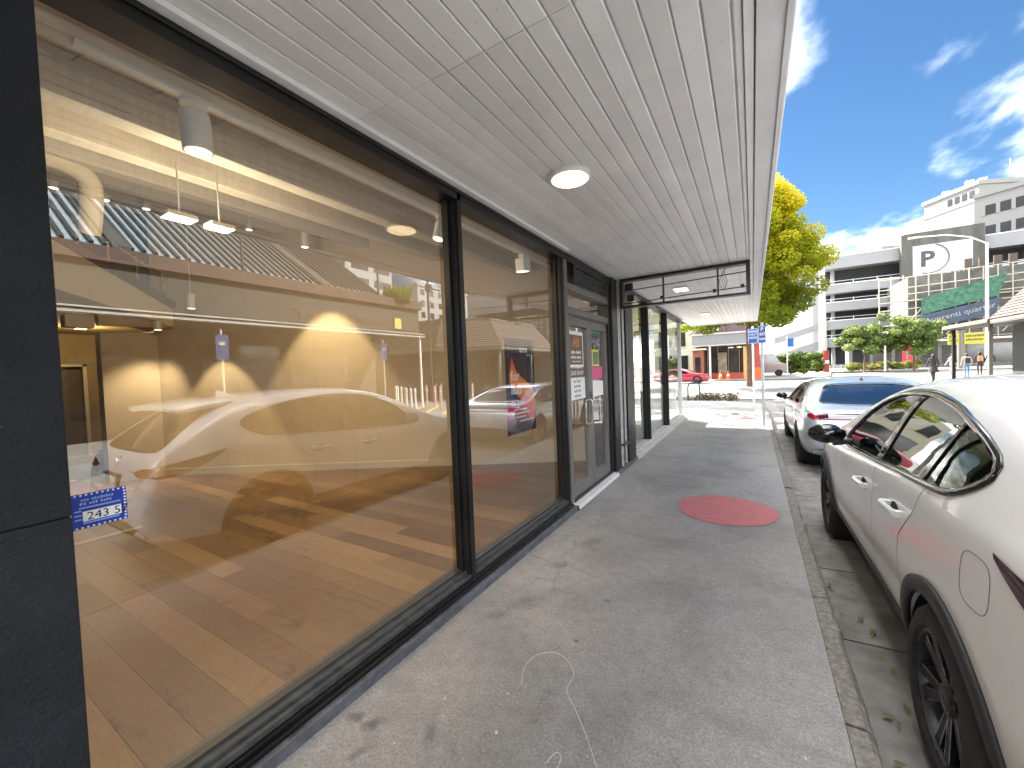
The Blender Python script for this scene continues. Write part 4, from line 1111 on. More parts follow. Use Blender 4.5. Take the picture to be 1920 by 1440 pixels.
rwin = smooth_poly([(-0.62,1.08),(0.62,1.08),(0.60,1.16),(0.50,1.36),(0.30,1.385),(-0.30,1.385),(-0.50,1.36),(-0.60,1.16)], 2)
fwin = smooth_poly([(-0.66,1.075),(0.66,1.075),(0.60,1.22),(0.50,1.39),(0.3,1.41),(-0.3,1.41),(-0.50,1.39),(-0.60,1.22)], 2)
cut = []
for s in (-1, 1):
    cut.append(MB().prism(dlo, 0.30*s, 1.3*s, axis='x'))
    for ay in (RA, FA): cut.append(MB().prism(arc(ay, WZ, 0.375, 0, 360, 48)[:-1], 0.58*s, 1.3*s, axis='x'))
cut.append(MB().prism(rwin, -0.5, 0.75, axis='y')); cut.append(MB().prism(fwin, 2.45, 3.6, axis='y'))
cavys = [0.42,0.6,0.8,1.1,1.6,2.1,2.5,2.8,3.05]
V, F = loft(SUV, cavys, inset=0.075, dtop=0.05, zfloor=0.42)
cavmb = MB(); cavmb.add(V, F); cut.insert(0, cavmb)
body = car.cut(cut)
put('body', body, M['carwhite'], car.root, smooth=True, local=True, angle=38)
R = car.root
GL = [M['carglass']]
def side_glass(car, poly, name, s): return car.patch(name, grow(poly, 0.008), 'x', s, -0.005, GL, rings=5)
for s in (-1, 1):
    side_glass(car, dlo, 'side_window', s)
    car.ring('window_trim', grow(dlo,-0.006), grow(dlo,0.022), 'x', s, 0.003, M['gloss'], 0.008)
    car.patch('door_pillar', [(1.86,1.04),(1.98,1.035),(1.87,1.46),(1.78,1.46)], 'x', s, 0.001, M['gloss'], rings=3, n=40, thick=0.01)
    car.patch('quarter_divider', [(1.20,1.10),(1.225,1.10),(1.12,1.40),(1.095,1.40)], 'x', s, 0.001, M['gloss'], rings=3, n=40, thick=0.008)
    for ay in (RA, FA):
        car.ring('arch_cladding', arc(ay,WZ,0.372,-14,194), arc(ay,WZ,0.435,-14,194), 'x', s, 0.006, M['plastic'], 0.02, closed=False)
        MB().lathe([(-0.26*0,0.374),(-0.28,0.374),(-0.30,0.34),(-0.30,0.01)], (s*0.865,ay,WZ), (s,0,0), 40).build('wheel_liner', M['dark'], R, local=True, smooth=True)
    car.ring('sill_cladding', [(RA+0.40,0.27),(FA-0.40,0.27)], [(RA+0.40,0.40),(FA-0.40,0.375)], 'x', s, 0.004, M['plastic'], 0.012, closed=False)
    # panel gaps
    car.line('door_gap', [(1.90,0.37),(1.92,0.6),(1.91,1.02)], 'x', s, 0.005, M['gap'])
    car.line('door_gap', [(1.33,0.42),(1.42,0.62),(1.40,0.80),(1.20,0.98),(1.13,1.11)], 'x', s, 0.005, M['gap'])
    car.line('door_gap', [(3.06,0.40),(3.10,0.7),(3.02,0.96)], 'x', s, 0.005, M['gap'])
    # handles
    for (hy, hz) in ((1.47,0.905),(2.12,0.865)):
        p, nr = car.px(hy, hz, s)
        h = MB().obox(p+nr*0.032+Vector((0,0,0)), (0.011,0,0), (0,0.115,-0.008), (0,0,0.018)).build('door_handle', M['carwhite'], R, local=True, bevel=0.011)
        MB().obox(p+nr*0.012+Vector((0,0.09,0)), (0.022,0,0), (0,0.018,0), (0,0,0.014)).build('handle_mount', M['carwhite'], R, local=True)
        MB().obox(p+nr*0.012-Vector((0,0.09,0)), (0.022,0,0), (0,0.018,0), (0,0,0.014)).build('handle_mount', M['carwhite'], R, local=True)
        car.patch('handle_recess_shade', [(hy+0.07*math.cos(t*math.pi/8), hz-0.004+0.036*math.sin(t*math.pi/8)) for t in range(16)], 'x', s, 0.0008, M['gap'], rings=2, n=24)  # dark patch on the flank: shade of the handle hollow put into colour
    # mirror
    mir = MB()
    mir.lathe([(-0.075,0.0001),(-0.07,0.045),(-0.04,0.085),(0.0,0.098),(0.05,0.088),(0.085,0.05),(0.095,0.0001)], (0,0,0), (0,1,0), 24)
    mv = [(s*0.985 + v[0]*1.25, 2.74+v[1]*0.95, 1.075+v[2]*0.78) for v in mir.v]
    mm = MB(); mm.add(mv, mir.f)
    mo = mm.build('door_mirror', M['gloss'], R, local=True, smooth=True, angle=80)
    MB().obox((s*0.885,2.77,1.01),(0.06,0,0.012),(0,0.03,0),(0,0,0.018)).build('mirror_stalk', M['plastic'], R, local=True, bevel=0.008)
    # tail lights (flank and tailgate parts)
    car.patch('tail_light', smooth_poly([(0.045,0.905),(0.10,0.975),(0.30,1.005),(0.50,1.04),(0.605,1.06),(0.48,0.985),(0.32,0.905),(0.12,0.87)], 1), 'x', s, 0.004, M['redd'], rings=4, n=56)
    car.patch('tail_light', smooth_poly([(s*0.78,0.895),(s*0.74,0.965),(s*0.60,0.955),(s*0.44,0.915),(s*0.56,0.885)], 1), 'y', -1, 0.004, M['red'], rings=4, n=40)
    car.patch('head_light', smooth_poly([(4.20,0.70),(4.02,0.79),(3.92,0.80),(4.0,0.74),(4.12,0.68)], 1), 'x', s, 0.003, M['chrome'], rings=3, n=40)
    for ay in (RA, FA): make_wheel(R, s*0.785, ay, WZ, WR, s, 10)
    rounded_seat(R, s*0.36, 2.05, 0.45); 
rounded_seat(R, 0, 1.18, 0.47, 1.15)
fx, fz = 0.66, 0.925
ff = [(fx+0.085*math.copysign(abs(math.cos(t))**0.6, math.cos(t)), fz+0.088*math.copysign(abs(math.sin(t))**0.6, math.sin(t))) for t in [2*math.pi*i/48 for i in range(48)]]
car.ring('fuel_flap', grow(ff,-0.0025), ff, 'x', -1, 0.0006, pm('flap_gap',(0.16,0.16,0.16),0.6,var=0.1), 0.0012)
car.patch('rear_window', grow(rwin,0.01), 'y', -1, -0.004, GL, rings=6)
car.ring('rear_window_trim', grow(rwin,-0.008), grow(rwin,0.02), 'y', -1, 0.002, M['gloss'], 0.006)
car.patch('windscreen', grow(fwin,0.01), 'y', 1, -0.004, GL, rings=6)
car.ring('windscreen_trim', grow(fwin,-0.008), grow(fwin,0.018), 'y', 1, 0.002, M['gloss'], 0.006)
sp = MB(); sv = []
for (yy, zz, hw_) in ((0.30,1.445,0.56),(0.36,1.462,0.585),(0.56,1.495,0.60),(0.74,1.512,0.60)):
    row = [(-hw_,yy+0.03,zz-0.045),(-hw_*0.92,yy,zz-0.012),(-hw_*0.5,yy,zz),(0,yy,zz+0.004),(hw_*0.5,yy,zz),(hw_*0.92,yy,zz-0.012),(hw_,yy+0.03,zz-0.045)]
    sv.append(row)
vs = [p for r_ in sv for p in r_]; fs = [(i*7+k,i*7+k+1,(i+1)*7+k+1,(i+1)*7+k) for i in range(3) for k in range(6)]
sp.add(vs, fs); so = sp.build('roof_spoiler', M['carwhite'], R, local=True, smooth=True, angle=60)
md = so.modifiers.new('t','SOLIDIFY'); md.thickness = 0.045; md.offset = -1
md = so.modifiers.new('b','BEVEL'); md.width = 0.01; md.segments = 2
# plate, badge, bumper trim, dashboard
p, nr = car.py(0, 0.80, -1)
MB().box(-0.18,0.18,p.y-0.025,p.y-0.012,0.74,0.865).build('number_plate', pm('plate_white',(0.72,0.72,0.70),0.4,var=0.03), R, local=True, bevel=0.004)
MB().box(-0.2,0.2,p.y-0.012,p.y+0.02,0.725,0.88).build('plate_recess', M['plastic'], R, local=True)
p, nr = car.py(0, 0.975, -1)
MB().lathe([(0,0.052),(-0.006,0.052),(-0.006,0.042),(0,0.042)], p+nr*0.004, nr, 28).bar(p+nr*0.008+Vector((-0.035,0,0.02)), p+nr*0.008+Vector((0,0,-0.015)), 0.008,0.008).bar(p+nr*0.008+Vector((0.035,0,0.02)), p+nr*0.008+Vector((0,0,-0.015)), 0.008,0.008).build('badge', M['chrome'], R, local=True)
car.patch('bumper_cladding', [(-0.66,0.30),(0.66,0.30),(0.68,0.46),(0.4,0.50),(-0.4,0.50),(-0.68,0.46)], 'y', -1, 0.004, M['plastic'], rings=4)
car.line('tailgate_gap', [(-0.72,1.02),(-0.66,0.9),(-0.5,0.70),(0,0.67),(0.5,0.70),(0.66,0.9),(0.72,1.02)], 'y', -1, 0.006, M['gap'])
MB().obox((0,2.98,0.86),(0.74,0,0),(0,0.16,0.02),(0,0,0.09)).build('dashboard', M['seat'], R, local=True, bevel=0.03)
mb = MB(); mb.lathe([(0.012*math.cos(t*math.pi/4), 0.18+0.014*math.sin(t*math.pi/4)) for t in range(9)], (0.36,2.72,0.95), (0,0.9,-0.42), 28)
mb.bar((0.20,2.72,0.95),(0.52,2.72,0.95),0.03,0.02).build('steering_wheel', M['plastic'], R, local=True, smooth=True)
mb = MB(); an = car.bvh.ray_cast(Vector((0,0.95,3)), Vector((0,0,-1)))[0]
mb.add([(an.x-0.02,an.y-0.07,an.z-0.004),(an.x+0.02,an.y-0.07,an.z-0.004),(an.x+0.02,an.y+0.09,an.z-0.004),(an.x-0.02,an.y+0.09,an.z-0.004),(an.x,an.y-0.075,an.z+0.06),(an.x,an.y-0.03,an.z+0.055)],[(0,1,2,3),(0,4,5,3),(1,2,5,4),(0,1,4),(3,5,2)]).build('roof_antenna', M['carwhite'], R, local=True)

# ---------------------------------------------------------------- silver liftback
LB = dict(L=4.5,
  ys=[0,0.02,0.05,0.1,0.18,0.3,0.5,0.75,1.0,1.3,1.6,1.95,2.3,2.6,2.85,3.1,3.3,3.45,3.7,4.0,4.2,4.34,4.44,4.5],
  top=[(0,0.60),(0.02,0.72),(0.05,0.83),(0.1,0.895),(0.18,0.925),(0.3,0.945),(0.5,0.99),(0.75,1.09),(1.0,1.18),(1.3,1.26),(1.6,1.305),(1.95,1.325),(2.3,1.315),(2.6,1.265),(2.85,1.165),(3.1,1.045),(3.3,0.955),(3.45,0.915),(3.7,0.89),(4.0,0.84),(4.2,0.78),(4.34,0.70),(4.44,0.62),(4.5,0.52)],
  belt=[(0,0.55),(0.05,0.76),(0.18,0.87),(0.5,0.90),(1.0,0.905),(2.6,0.865),(3.3,0.83),(4.0,0.74),(4.3,0.64),(4.5,0.45)],
  bot=[(0,0.38),(0.1,0.26),(0.5,0.20),(4.0,0.19),(4.3,0.22),(4.5,0.3)],
  hw=[(0,0.74),(0.02,0.79),(0.05,0.83),(0.1,0.86),(0.18,0.88),(0.3,0.895),(0.6,0.91),(1.0,0.92),(2,0.91),(3.5,0.92),(3.8,0.905),(4.1,0.86),(4.3,0.80),(4.44,0.72),(4.5,0.62)],
  tumble=0.52)
RA2, FA2, WZ2, WR2 = 0.88, 3.62, 0.33, 0.33
car2 = Car(LB, 'silver_liftback', 'silver blue liftback with red tail light bar parked ahead of the white SUV', 'car', (1.50, 7.02, GZ), M['carsilver'])
R2 = car2.root
dlo2 = smooth_poly([(3.02,0.865),(2.0,0.90),(1.15,0.935),(0.92,0.97),(0.82,1.01),(1.0,1.105),(1.35,1.205),(1.8,1.255),(2.2,1.245),(2.5,1.185),(2.75,1.06)], 2)
rwin2 = smooth_poly([(-0.66,0.985),(0.66,0.985),(0.60,1.10),(0.50,1.245),(-0.50,1.245),(-0.60,1.10)], 2)
fwin2 = smooth_poly([(-0.68,0.96),(0.68,0.96),(0.60,1.08),(0.49,1.235),(-0.49,1.235),(-0.60,1.08)], 2)
cut = []
for s in (-1, 1):
    cut.append(MB().prism(dlo2, 0.30*s, 1.3*s, axis='x'))
    for ay in (RA2, FA2): cut.append(MB().prism(arc(ay, WZ2, 0.362, 0, 360, 40)[:-1], 0.6*s, 1.3*s, axis='x'))
cut.append(MB().prism(rwin2, -0.3, 1.7, axis='y')); cut.append(MB().prism(fwin2, 2.3, 3.5, axis='y'))
V, F = loft(LB, [0.6,0.8,1.1,1.5,1.9,2.3,2.6,2.8,2.95], inset=0.08, dtop=0.05, zfloor=0.40)
cavmb = MB(); cavmb.add(V, F); cut.insert(0, cavmb)
put('body', car2.cut(cut), M['carsilver'], R2, smooth=True, local=True, angle=38)
for s in (-1, 1):
    side_glass(car2, dlo2, 'side_window', s)
    car2.ring('window_trim', grow(dlo2,-0.006), grow(dlo2,0.016), 'x', s, 0.003, M['gloss'], 0.008)
    car2.patch('door_pillar', [(1.86,0.91),(1.96,0.905),(1.86,1.25),(1.78,1.25)], 'x', s, 0.001, M['gloss'], rings=3, n=40, thick=0.01)
    for ay in (RA2, FA2):
        make_wheel(R2, s*0.80, ay, WZ2, WR2, s, 5, style=1)
        MB().lathe([(0,0.36),(-0.26,0.36),(-0.28,0.33),(-0.28,0.01)], (s*0.86,ay,WZ2), (s,0,0), 36).build('wheel_liner', M['dark'], R2, local=True, smooth=True)
    car2.ring('sill_trim', [(RA2+0.38,0.22),(FA2-0.38,0.22)], [(RA2+0.38,0.30),(FA2-0.38,0.30)], 'x', s, 0.004, M['plastic'], 0.01, closed=False)
    car2.line('door_gap', [(1.90,0.3),(1.92,0.6),(1.9,0.89)], 'x', s, 0.005, M['gap'])
    car2.line('door_gap', [(1.25,0.36),(1.28,0.6),(1.1,0.9)], 'x', s, 0.005, M['gap'])
    for hy in (1.35, 2.15):
        p, nr = car2.px(hy, 0.80, s)
        MB().obox(p+nr*0.02,(0.01,0,0),(0,0.09,0),(0,0,0.013)).build('door_handle', M['carsilver'], R2, local=True, bevel=0.01)
    mir = MB().lathe([(-0.07,0.0001),(-0.06,0.045),(-0.02,0.08),(0.03,0.075),(0.07,0.045),(0.085,0.0001)], (0,0,0), (0,1,0), 20)
    mm = MB(); mm.add([(s*1.0+v[0]*1.25, 2.80+v[1], 0.955+v[2]*0.75) for v in mir.v], mir.f)
    mm.build('door_mirror', M['gloss'], R2, local=True, smooth=True, angle=80)
    MB().obox((s*0.91,2.82,0.90),(0.06,0,0.012),(0,0.03,0),(0,0,0.015)).build('mirror_stalk', M['plastic'], R2, local=True)
    car2.patch('tail_light', smooth_poly([(s*0.80,0.80),(s*0.84,0.85),(s*0.80,0.885),(s*0.66,0.885),(s*0.64,0.87),(s*0.64,0.815),(s*0.66,0.80)], 1), 'y', -1, 0.004, M['red'], rings=4, n=48)
    car2.patch('tail_light_core', [(s*0.60,0.815),(s*0.71,0.815),(s*0.71,0.87),(s*0.60,0.87)], 'y', -1, 0.007, M['redd'], rings=3, n=32)
    rounded_seat(R2, s*0.36, 2.0, 0.28)
    car2.line('bumper_gap', [(s*0.70,0.80),(s*0.66,0.72),(s*0.58,0.68)], 'y', -1, 0.005, M['gap'])
rounded_seat(R2, 0, 1.15, 0.26, 1.1)
car2.ring('light_bar', [(-0.66,0.795),(0.66,0.795)], [(-0.66,0.818),(0.66,0.818)], 'y', -1, 0.004, M['red'], 0.006, closed=False, n=60)
car2.ring('tailgate_slot', [(-0.66,0.872),(0.66,0.872)], [(-0.66,0.884),(0.66,0.884)], 'y', -1, 0.002, M['gap'], 0.004, closed=False, n=60)
car2.patch('rear_window', grow(rwin2,0.01), 'y', -1, -0.004, [M['carglass2']], rings=6)
car2.ring('rear_window_trim', grow(rwin2,-0.008), grow(rwin2,0.012), 'y', -1, 0.002, M['gloss'], 0.005)
car2.patch('windscreen', grow(fwin2,0.01), 'y', 1, -0.004, GL, rings=6)
car2.patch('bumper_cladding', [(-0.78,0.27),(0.78,0.27),(0.80,0.36),(0.62,0.40),(0.56,0.46),(-0.56,0.46),(-0.62,0.40),(-0.80,0.36)], 'y', -1, 0.005, M['plastic'], rings=4)
p, nr = car2.py(0, 0.66, -1)
MB().box(-0.18,0.18,p.y-0.02,p.y+0.01,0.605,0.725).build('number_plate', pm('plate_white',(0.72,0.72,0.70),0.4,var=0.03), R2, local=True, bevel=0.003)
an = car2.bvh.ray_cast(Vector((0,1.45,3)), Vector((0,0,-1)))[0]
MB().add([(an.x-0.02,an.y-0.06,an.z-0.004),(an.x+0.02,an.y-0.06,an.z-0.004),(an.x+0.02,an.y+0.08,an.z-0.004),(an.x-0.02,an.y+0.08,an.z-0.004),(an.x,an.y-0.06,an.z+0.04),(an.x,an.y-0.02,an.z+0.038)],[(0,1,2,3),(0,4,5,3),(1,2,5,4),(0,1,4),(3,5,2)]).build('roof_antenna', M['gloss'], R2, local=True)

# ---------------------------------------------------------------- far red car, parked side-on
def far_car(name, label, loc, rz, paint_):
    c = Car(LB, name, label, 'car', loc, paint_, lod=1)
    c.root.rotation_euler = (0,0,rz)
    put('body', c.full.copy(), paint_, c.root, smooth=True, local=True, angle=50).data.materials[0] = paint_
    for s in (-1, 1):
        c.patch('side_window', grow(dlo2,0.0), 'x', s, 0.006, M['gloss'], rings=4)
        for ay in (RA2, FA2):
            c.ring('wheel_arch', arc(ay,WZ2,0.30,-5,185), arc(ay,WZ2,0.38,-5,185), 'x', s, 0.006, M['dark'], 0.01, closed=False)
            make_wheel(c.root, s*0.84, ay, WZ2, WR2, s, 5, style=1)
        c.patch('tail_light', smooth_poly([(s*0.80,0.80),(s*0.84,0.85),(s*0.66,0.885),(s*0.64,0.81)],1), 'y', -1, 0.006, M['red'], rings=3, n=32)
    c.patch('windscreen', fwin2, 'y', 1, 0.006, M['gloss'], rings=4); c.patch('rear_window', rwin2, 'y', -1, 0.006, M['gloss'], rings=4)
    return c
far_car('red_car', 'bright red car parked across the far road beyond the glazed corner', (-7.65, 37.9, GZ), math.radians(-90), M['carred'])
# ================================================================== opposite building (seen in the window)
M['slate'] = pm('dark_slate_wall', (0.05,0.048,0.044), 0.7, var=0.2, scale=2)
M['olive'] = pm('grey_green_fascia', (0.055,0.052,0.042), 0.7, var=0.12, scale=2)
M['cedar'] = pm('cedar_beam', (0.075,0.042,0.028), 0.6, var=0.2, scale=2, stretch=(8,1,8))
M['tin'] = pm('blue_grey_roof_sheet', (0.22,0.26,0.28), 0.5, var=0.1, scale=3)
M['winglass'] = pm('dark_window_glass', (0.02,0.024,0.028), 0.08, var=0.2, scale=0.6, spec=0.8, rvar=0.03)
M['eave2'] = pm('grey_white_gutter', (0.36,0.35,0.32), 0.5, var=0.05)
A = thing('opposite_terrace_building', 'dark two storey shop building across the street with roof terrace', 'building', (12,4,0))
MB().box(12.2,24,-14,13.2,0,4.4).build('wall', M['slate'], A)
MB().box(9.75,12.2,-14,13.75,3.38,4.50).build('parapet', M['olive'], A)
MB().box(9.45,9.50,-14,13.8,3.22,3.26).box(9.45,9.50,-14,13.8,3.34,3.38).box(9.50,9.75,-14,13.8,3.22,3.30).build('gutter', M['eave2'], A)
MB().box(9.5,12.2,-14,13.75,3.30,3.36).build('verandah_soffit', M['slate'], A)
MB().box(9.62,9.82,-14,13.85,4.50,4.86).build('terrace_beam', M['cedar'], A)
MB().box(9.82,23,-14,13.7,4.50,4.60).build('terrace_deck', M['cedar'], A)
for vy in (13.6, -4.6):
    MB().cyl((9.6,vy,0),(9.6,vy,3.3),0.055,n=10).build('verandah_post', M['white'], A)
for i, wy in enumerate(np.arange(-12, 12, 3.0)):
    w = MB().box(12.12,12.2,wy,wy+2.6,0.6,2.8).build('shop_window', M['winglass'], A)
    MB().box(12.10,12.12,wy-0.06,wy+2.66,0.5,0.6).box(12.10,12.12,wy-0.06,wy+2.66,2.8,2.88).build('window_frame', M['charcoal'], w)
# terrace roof: ribbed sheets on posts, three bays
def roof_pt(u, y): return Vector((9.95+u*3.4, y, 4.92+u*2.3))
for (y0, y1) in ((-6.0,3.45),(3.85,8.95),(9.4,11.6)):
    bay = MB().add([roof_pt(0,y0),roof_pt(1,y0),roof_pt(1,y1),roof_pt(0,y1)]+[p+Vector((0,0,0.02)) for p in (roof_pt(0,y0),roof_pt(1,y0),roof_pt(1,y1),roof_pt(0,y1))],
             [(0,3,2,1),(4,5,6,7),(0,1,5,4),(1,2,6,5),(2,3,7,6),(3,0,4,7)]).build('roof_sheet', M['roofsheet'] if 'roofsheet' in M else M['tin'], A)
    k = y0
    while k < y1:
        MB().bar(roof_pt(0,k)+Vector((-0.02,0,0.05)), roof_pt(1,k)+Vector((-0.02,0,0.05)), 0.075, 0.06).build('roof_rib', M['charcoal'], bay)
        k += 0.24
for py_ in (3.65, 9.18):
    MB().add([(9.9,py_-0.17,4.86),(9.9,py_+0.17,4.86),(13.4,py_+0.17,4.86),(13.4,py_-0.17,4.86)]+[(9.9,py_-0.17,5.0),(9.9,py_+0.17,5.0),(13.4,py_+0.17,7.3),(13.4,py_-0.17,7.3)],
             [(0,1,2,3),(4,7,6,5),(0,4,5,1),(1,5,6,2),(2,6,7,3),(3,7,4,0)]).build('gable_wall', M['olive'], A)
for py_ in (-1.0, 6.4, 11.6): MB().box(9.86,9.92,py_-0.03,py_+0.03,4.86,6.4).build('terrace_post', M['charcoal'], A)
MB().bar((9.9,11.7,4.9),(13.4,11.7,7.3),0.06,0.1).build('roof_edge', M['charcoal'], A)
lt = pm('brown_letters', (0.16,0.09,0.05), 0.6, var=0.1)
text_mesh('fascia_lettering', 'A  AOHT EOOA  mm YS', 0.46, lt, A, (9.735, 11.9, 3.62), (0,-1,0), (0,0,1), 0.012, sx=0.85)
MB().box(9.70,9.745,12.25,12.62,3.55,4.0).build('yellow_motif', pm('motif_yellow',(0.62,0.45,0.12),0.6), A)
# planter with grasses on the terrace corner
def tuft(name, label, cat, c, r, h, n, mat, group=None):
    V = []; F = []
    for i in range(n):
        a = random.uniform(0,6.28); d = r*math.sqrt(random.random()); l = h*random.uniform(.5,1.0); w = 0.02+0.02*random.random()
        b0 = Vector((c[0]+d*math.cos(a), c[1]+d*math.sin(a), c[2])); a2 = random.uniform(0,6.28); lean = random.uniform(0,.5)*l
        tip = b0+Vector((lean*math.cos(a2),lean*math.sin(a2),l)); s = Vector((-math.sin(a2),math.cos(a2),0))*w
        k = len(V); V += [b0-s,b0+s,(b0+tip)/2+s*1.2+Vector((0,0,.1*l)),tip,(b0+tip)/2-s*1.2+Vector((0,0,.1*l))]; F.append((k,k+1,k+2,k+3,k+4))
    mb = MB(); mb.add(V,F); return tag(mb.build(name, mat, fix=False), label, cat, group)
def leafmat(name, c1, c2, c3, trans=0.35):
    m, t, N, L, b = nt(name)
    g = N.new('ShaderNodeAttribute'); g.attribute_name = 'hue'
    tc = noise(t, 0.9, 3, 0.6)
    ad = N.new('ShaderNodeMath'); ad.operation = 'MULTIPLY_ADD'; L.new(tc, ad.inputs[0]); ad.inputs[1].default_value = 0.35; L.new(g.outputs['Fac'], ad.inputs[2])
    c = ramp(t, ad.outputs[0], [(0.15,c1),(0.55,c2),(1.0,c3)])
    L.new(c, b.inputs['Base Color']); b.inputs['Roughness'].default_value = 0.55; b.inputs['Specular IOR Level'].default_value = 0.3
    tl = N.new('ShaderNodeBsdfTranslucent'); L.new(c, tl.inputs[0])
    mx = N.new('ShaderNodeMixShader'); mx.inputs[0].default_value = trans
    L.new(b.outputs[0], mx.inputs[1]); L.new(tl.outputs[0], mx.inputs[2]); L.new(mx.outputs[0], N['Material Output'].inputs[0])
    return m
M['grassy'] = leafmat('terrace_grass', (0.16,0.2,0.03),(0.3,0.36,0.05),(0.4,0.42,0.06))
tuft('terrace_plant','bright green grasses growing in the terrace corner above the fascia','plant',(9.95,12.7,4.8),0.6,0.75,260,M['grassy'])

# ================================================================== far signs, posts and bollards across the street
M['blue'] = pm('sign_blue', (0.012,0.085,0.36), 0.4, var=0.06, scale=6)
def parking_sign(x, y, z0, zs, label, w=0.28, h=0.38, group='blue parking signs', face=-1, rz=0.0, pr=0.03, lines=3):
    t = thing('parking_sign', label, 'sign', (x,y,z0), group, rz)
    MB().cyl((0,0,0),(0,0,zs+h+0.08),pr,n=14).build('pole', M['pole'], t, smooth=True, local=True)
    MB().box(-w/2,w/2,face*(pr+0.008)-0.002,face*(pr+0.008)+0.002,zs,zs+h).build('sign_plate', M['blue'], t, local=True)
    yb = face*(pr+0.0115)
    m = MB()
    for a in (-1,1): m.box(a*(w/2-0.010)-0.004,a*(w/2-0.010)+0.004,yb-0.001,yb+0.001,zs+0.01,zs+h-0.01)
    for zz in (zs+0.010, zs+h-0.010): m.box(-w/2+0.014,w/2-0.014,yb-0.001,yb+0.001,zz-0.004,zz+0.004)
    m.build('sign_border', M['white'], t, local=True)
    return t
s1 = parking_sign(0.20, 11.0, 0.0, 1.93, 'blue sign on the nearer pale pole at the kerb', 0.16, 0.40)
text_mesh('lettering','P\n60\nmin',0.11,M['white'],s1,(0.0,-0.043,2.22),(1,0,0),(0,0,1),0.001,'CENTER',local=True,bold=0.002)
s2 = parking_sign(0.02, 14.5, 0.0, 2.08, 'blue sign on the thinner pole just beyond the nearer one', 0.26, 0.45, pr=0.028)
text_mesh('lettering','PARK\nPAY\nHERE',0.095,M['white'],s2,(0.0,-0.041,2.41),(1,0,0),(0,0,1),0.001,'CENTER',local=True)
for (yy, lb) in ((5.44,'blue sign across the street mirrored left of the window post'),(11.19,'blue sign across the street mirrored near the bollards')):
    t = thing('parking_sign', lb, 'sign', (9.3,yy,0), 'blue signs across the street')
    MB().cyl((0,0,0),(0,0,3.0),0.03,n=10).build('pole', M['eave2'], t, local=True, smooth=True)
    MB().box(-0.045,-0.04,-0.16,0.16,2.15,2.85).build('sign_plate', pm('faded_sign_blue',(0.03,0.05,0.14),0.5,var=0.1), t, local=True)
    MB().box(-0.048,-0.045,-0.07,0.07,2.55,2.65).build('sign_print', M['eave2'], t, local=True)
M['boll'] = pm('white_bollard_paint', (0.72,0.70,0.66), 0.5, var=0.08)
M['bollr'] = pm('pink_bollard_paint', (0.62,0.36,0.30), 0.5, var=0.08)
bspots = [(8.95,12.5),(9.6,12.9),(10.3,13.3),(11.0,13.9),(12.0,14.6),(12.9,15.2),(13.8,15.9),(9.2,14.4),(10.0,14.9),(11.2,15.6),(9.7,17.6),(10.5,18.0),(11.4,18.4),(12.3,18.7),(13.2,19.1),(14.1,19.6),(15.0,20.1)]
bp = None
for i, (bx, by) in enumerate(bspots):
    red_ = i in (7,8,9)
    ords = ['first','second','third','fourth','fifth','sixth','seventh']
    if red_: lab = '%s slim pinkish bollard of the lane mouth row, counted from the kerb' % ords[i-7]
    elif i > 9: lab = '%s slim white bollard before the tiled pavilion, counted from the lane' % ords[i-10]
    else: lab = '%s slim white bollard by the terrace building, counted from the kerb' % ords[i]
    t = thing('bollard', lab, 'bollard', (bx,by,GZ), 'pinkish bollards at the lane mouth' if red_ else ('white bollards before the tiled pavilion' if i > 9 else 'white bollards at the terrace building corner'))
    MB().cyl((0,0,0),(0,0,1.02),0.05,n=12).lathe([(1.02,0.05),(1.06,0.045),(1.09,0.025),(1.10,0.0001)],(0,0,0),(0,0,1),12).build('post', M['bollr'] if red_ else M['boll'], t, local=True, smooth=True)
    MB().lathe([(0.80,0.052),(0.90,0.052)],(0,0,0),(0,0,1),12).build('band', M['white'] if red_ else M['pale'], t, local=True, smooth=True)

# ================================================================== tiled pavilion (direct at right, mirrored in window two)
M['tile'] = pm('buff_roof_tile', (0.062,0.047,0.038), 0.75, scale=3.5, col2=(0.10,0.077,0.062), detail=6)
M['eave'] = pm('pale_eave_board', (0.18,0.165,0.14), 0.6, var=0.06)
B = thing('tiled_pavilion', 'low pavilion with buff tiled mansard roof beside the street', 'building', (13,28,0))
outline = [(10.0,21.2),(13.0,18.4),(24,18.4),(24,29.0),(10.0,29.0)]
def inset_pts(poly, d):
    n = len(poly); out = []
    for i in range(n):
        a = Vector(poly[i-1]); b = Vector(poly[i]); c = Vector(poly[(i+1)%n])
        e1 = (b-a).normalized(); e2 = (c-b).normalized(); n1 = Vector((-e1.y,e1.x)); n2 = Vector((-e2.y,e2.x))
        k = (n1+n2); k = k/(k.dot(n1))
        out.append((b.x+k.x*d, b.y+k.y*d))
    return out
ins = inset_pts(outline, 1.15); wl_ = inset_pts(outline, 2.0)
MB().box(12.0,14,26,32.4,GZ,2.96).build('end_wall', M['slate'], B)
MB().prism(wl_, GZ, 3.2).build('wall', M['slate'], B)
MB().prism(outline, 2.98, 3.14).build('eave_board', M['eave'], B)
MB().prism(inset_pts(outline,0.02), 2.93, 2.979).build('verandah_ceiling', M['eave'], B)
MB().prism([(9.9,3.0),(13.2,3.0),(13.2,3.5),(9.95,3.2)], 29.01, 34.5, axis='y').build('verandah_slab', pm('brown_verandah',(0.085,0.07,0.058),0.7,var=0.1), B)
MB().prism(ins, 3.2, 4.95).build('roof_core', M['slate'], B)
MB().prism(inset_pts(outline,1.05), 4.95, 5.03).build('roof_capping', M['eave'], B)
tm = MB()
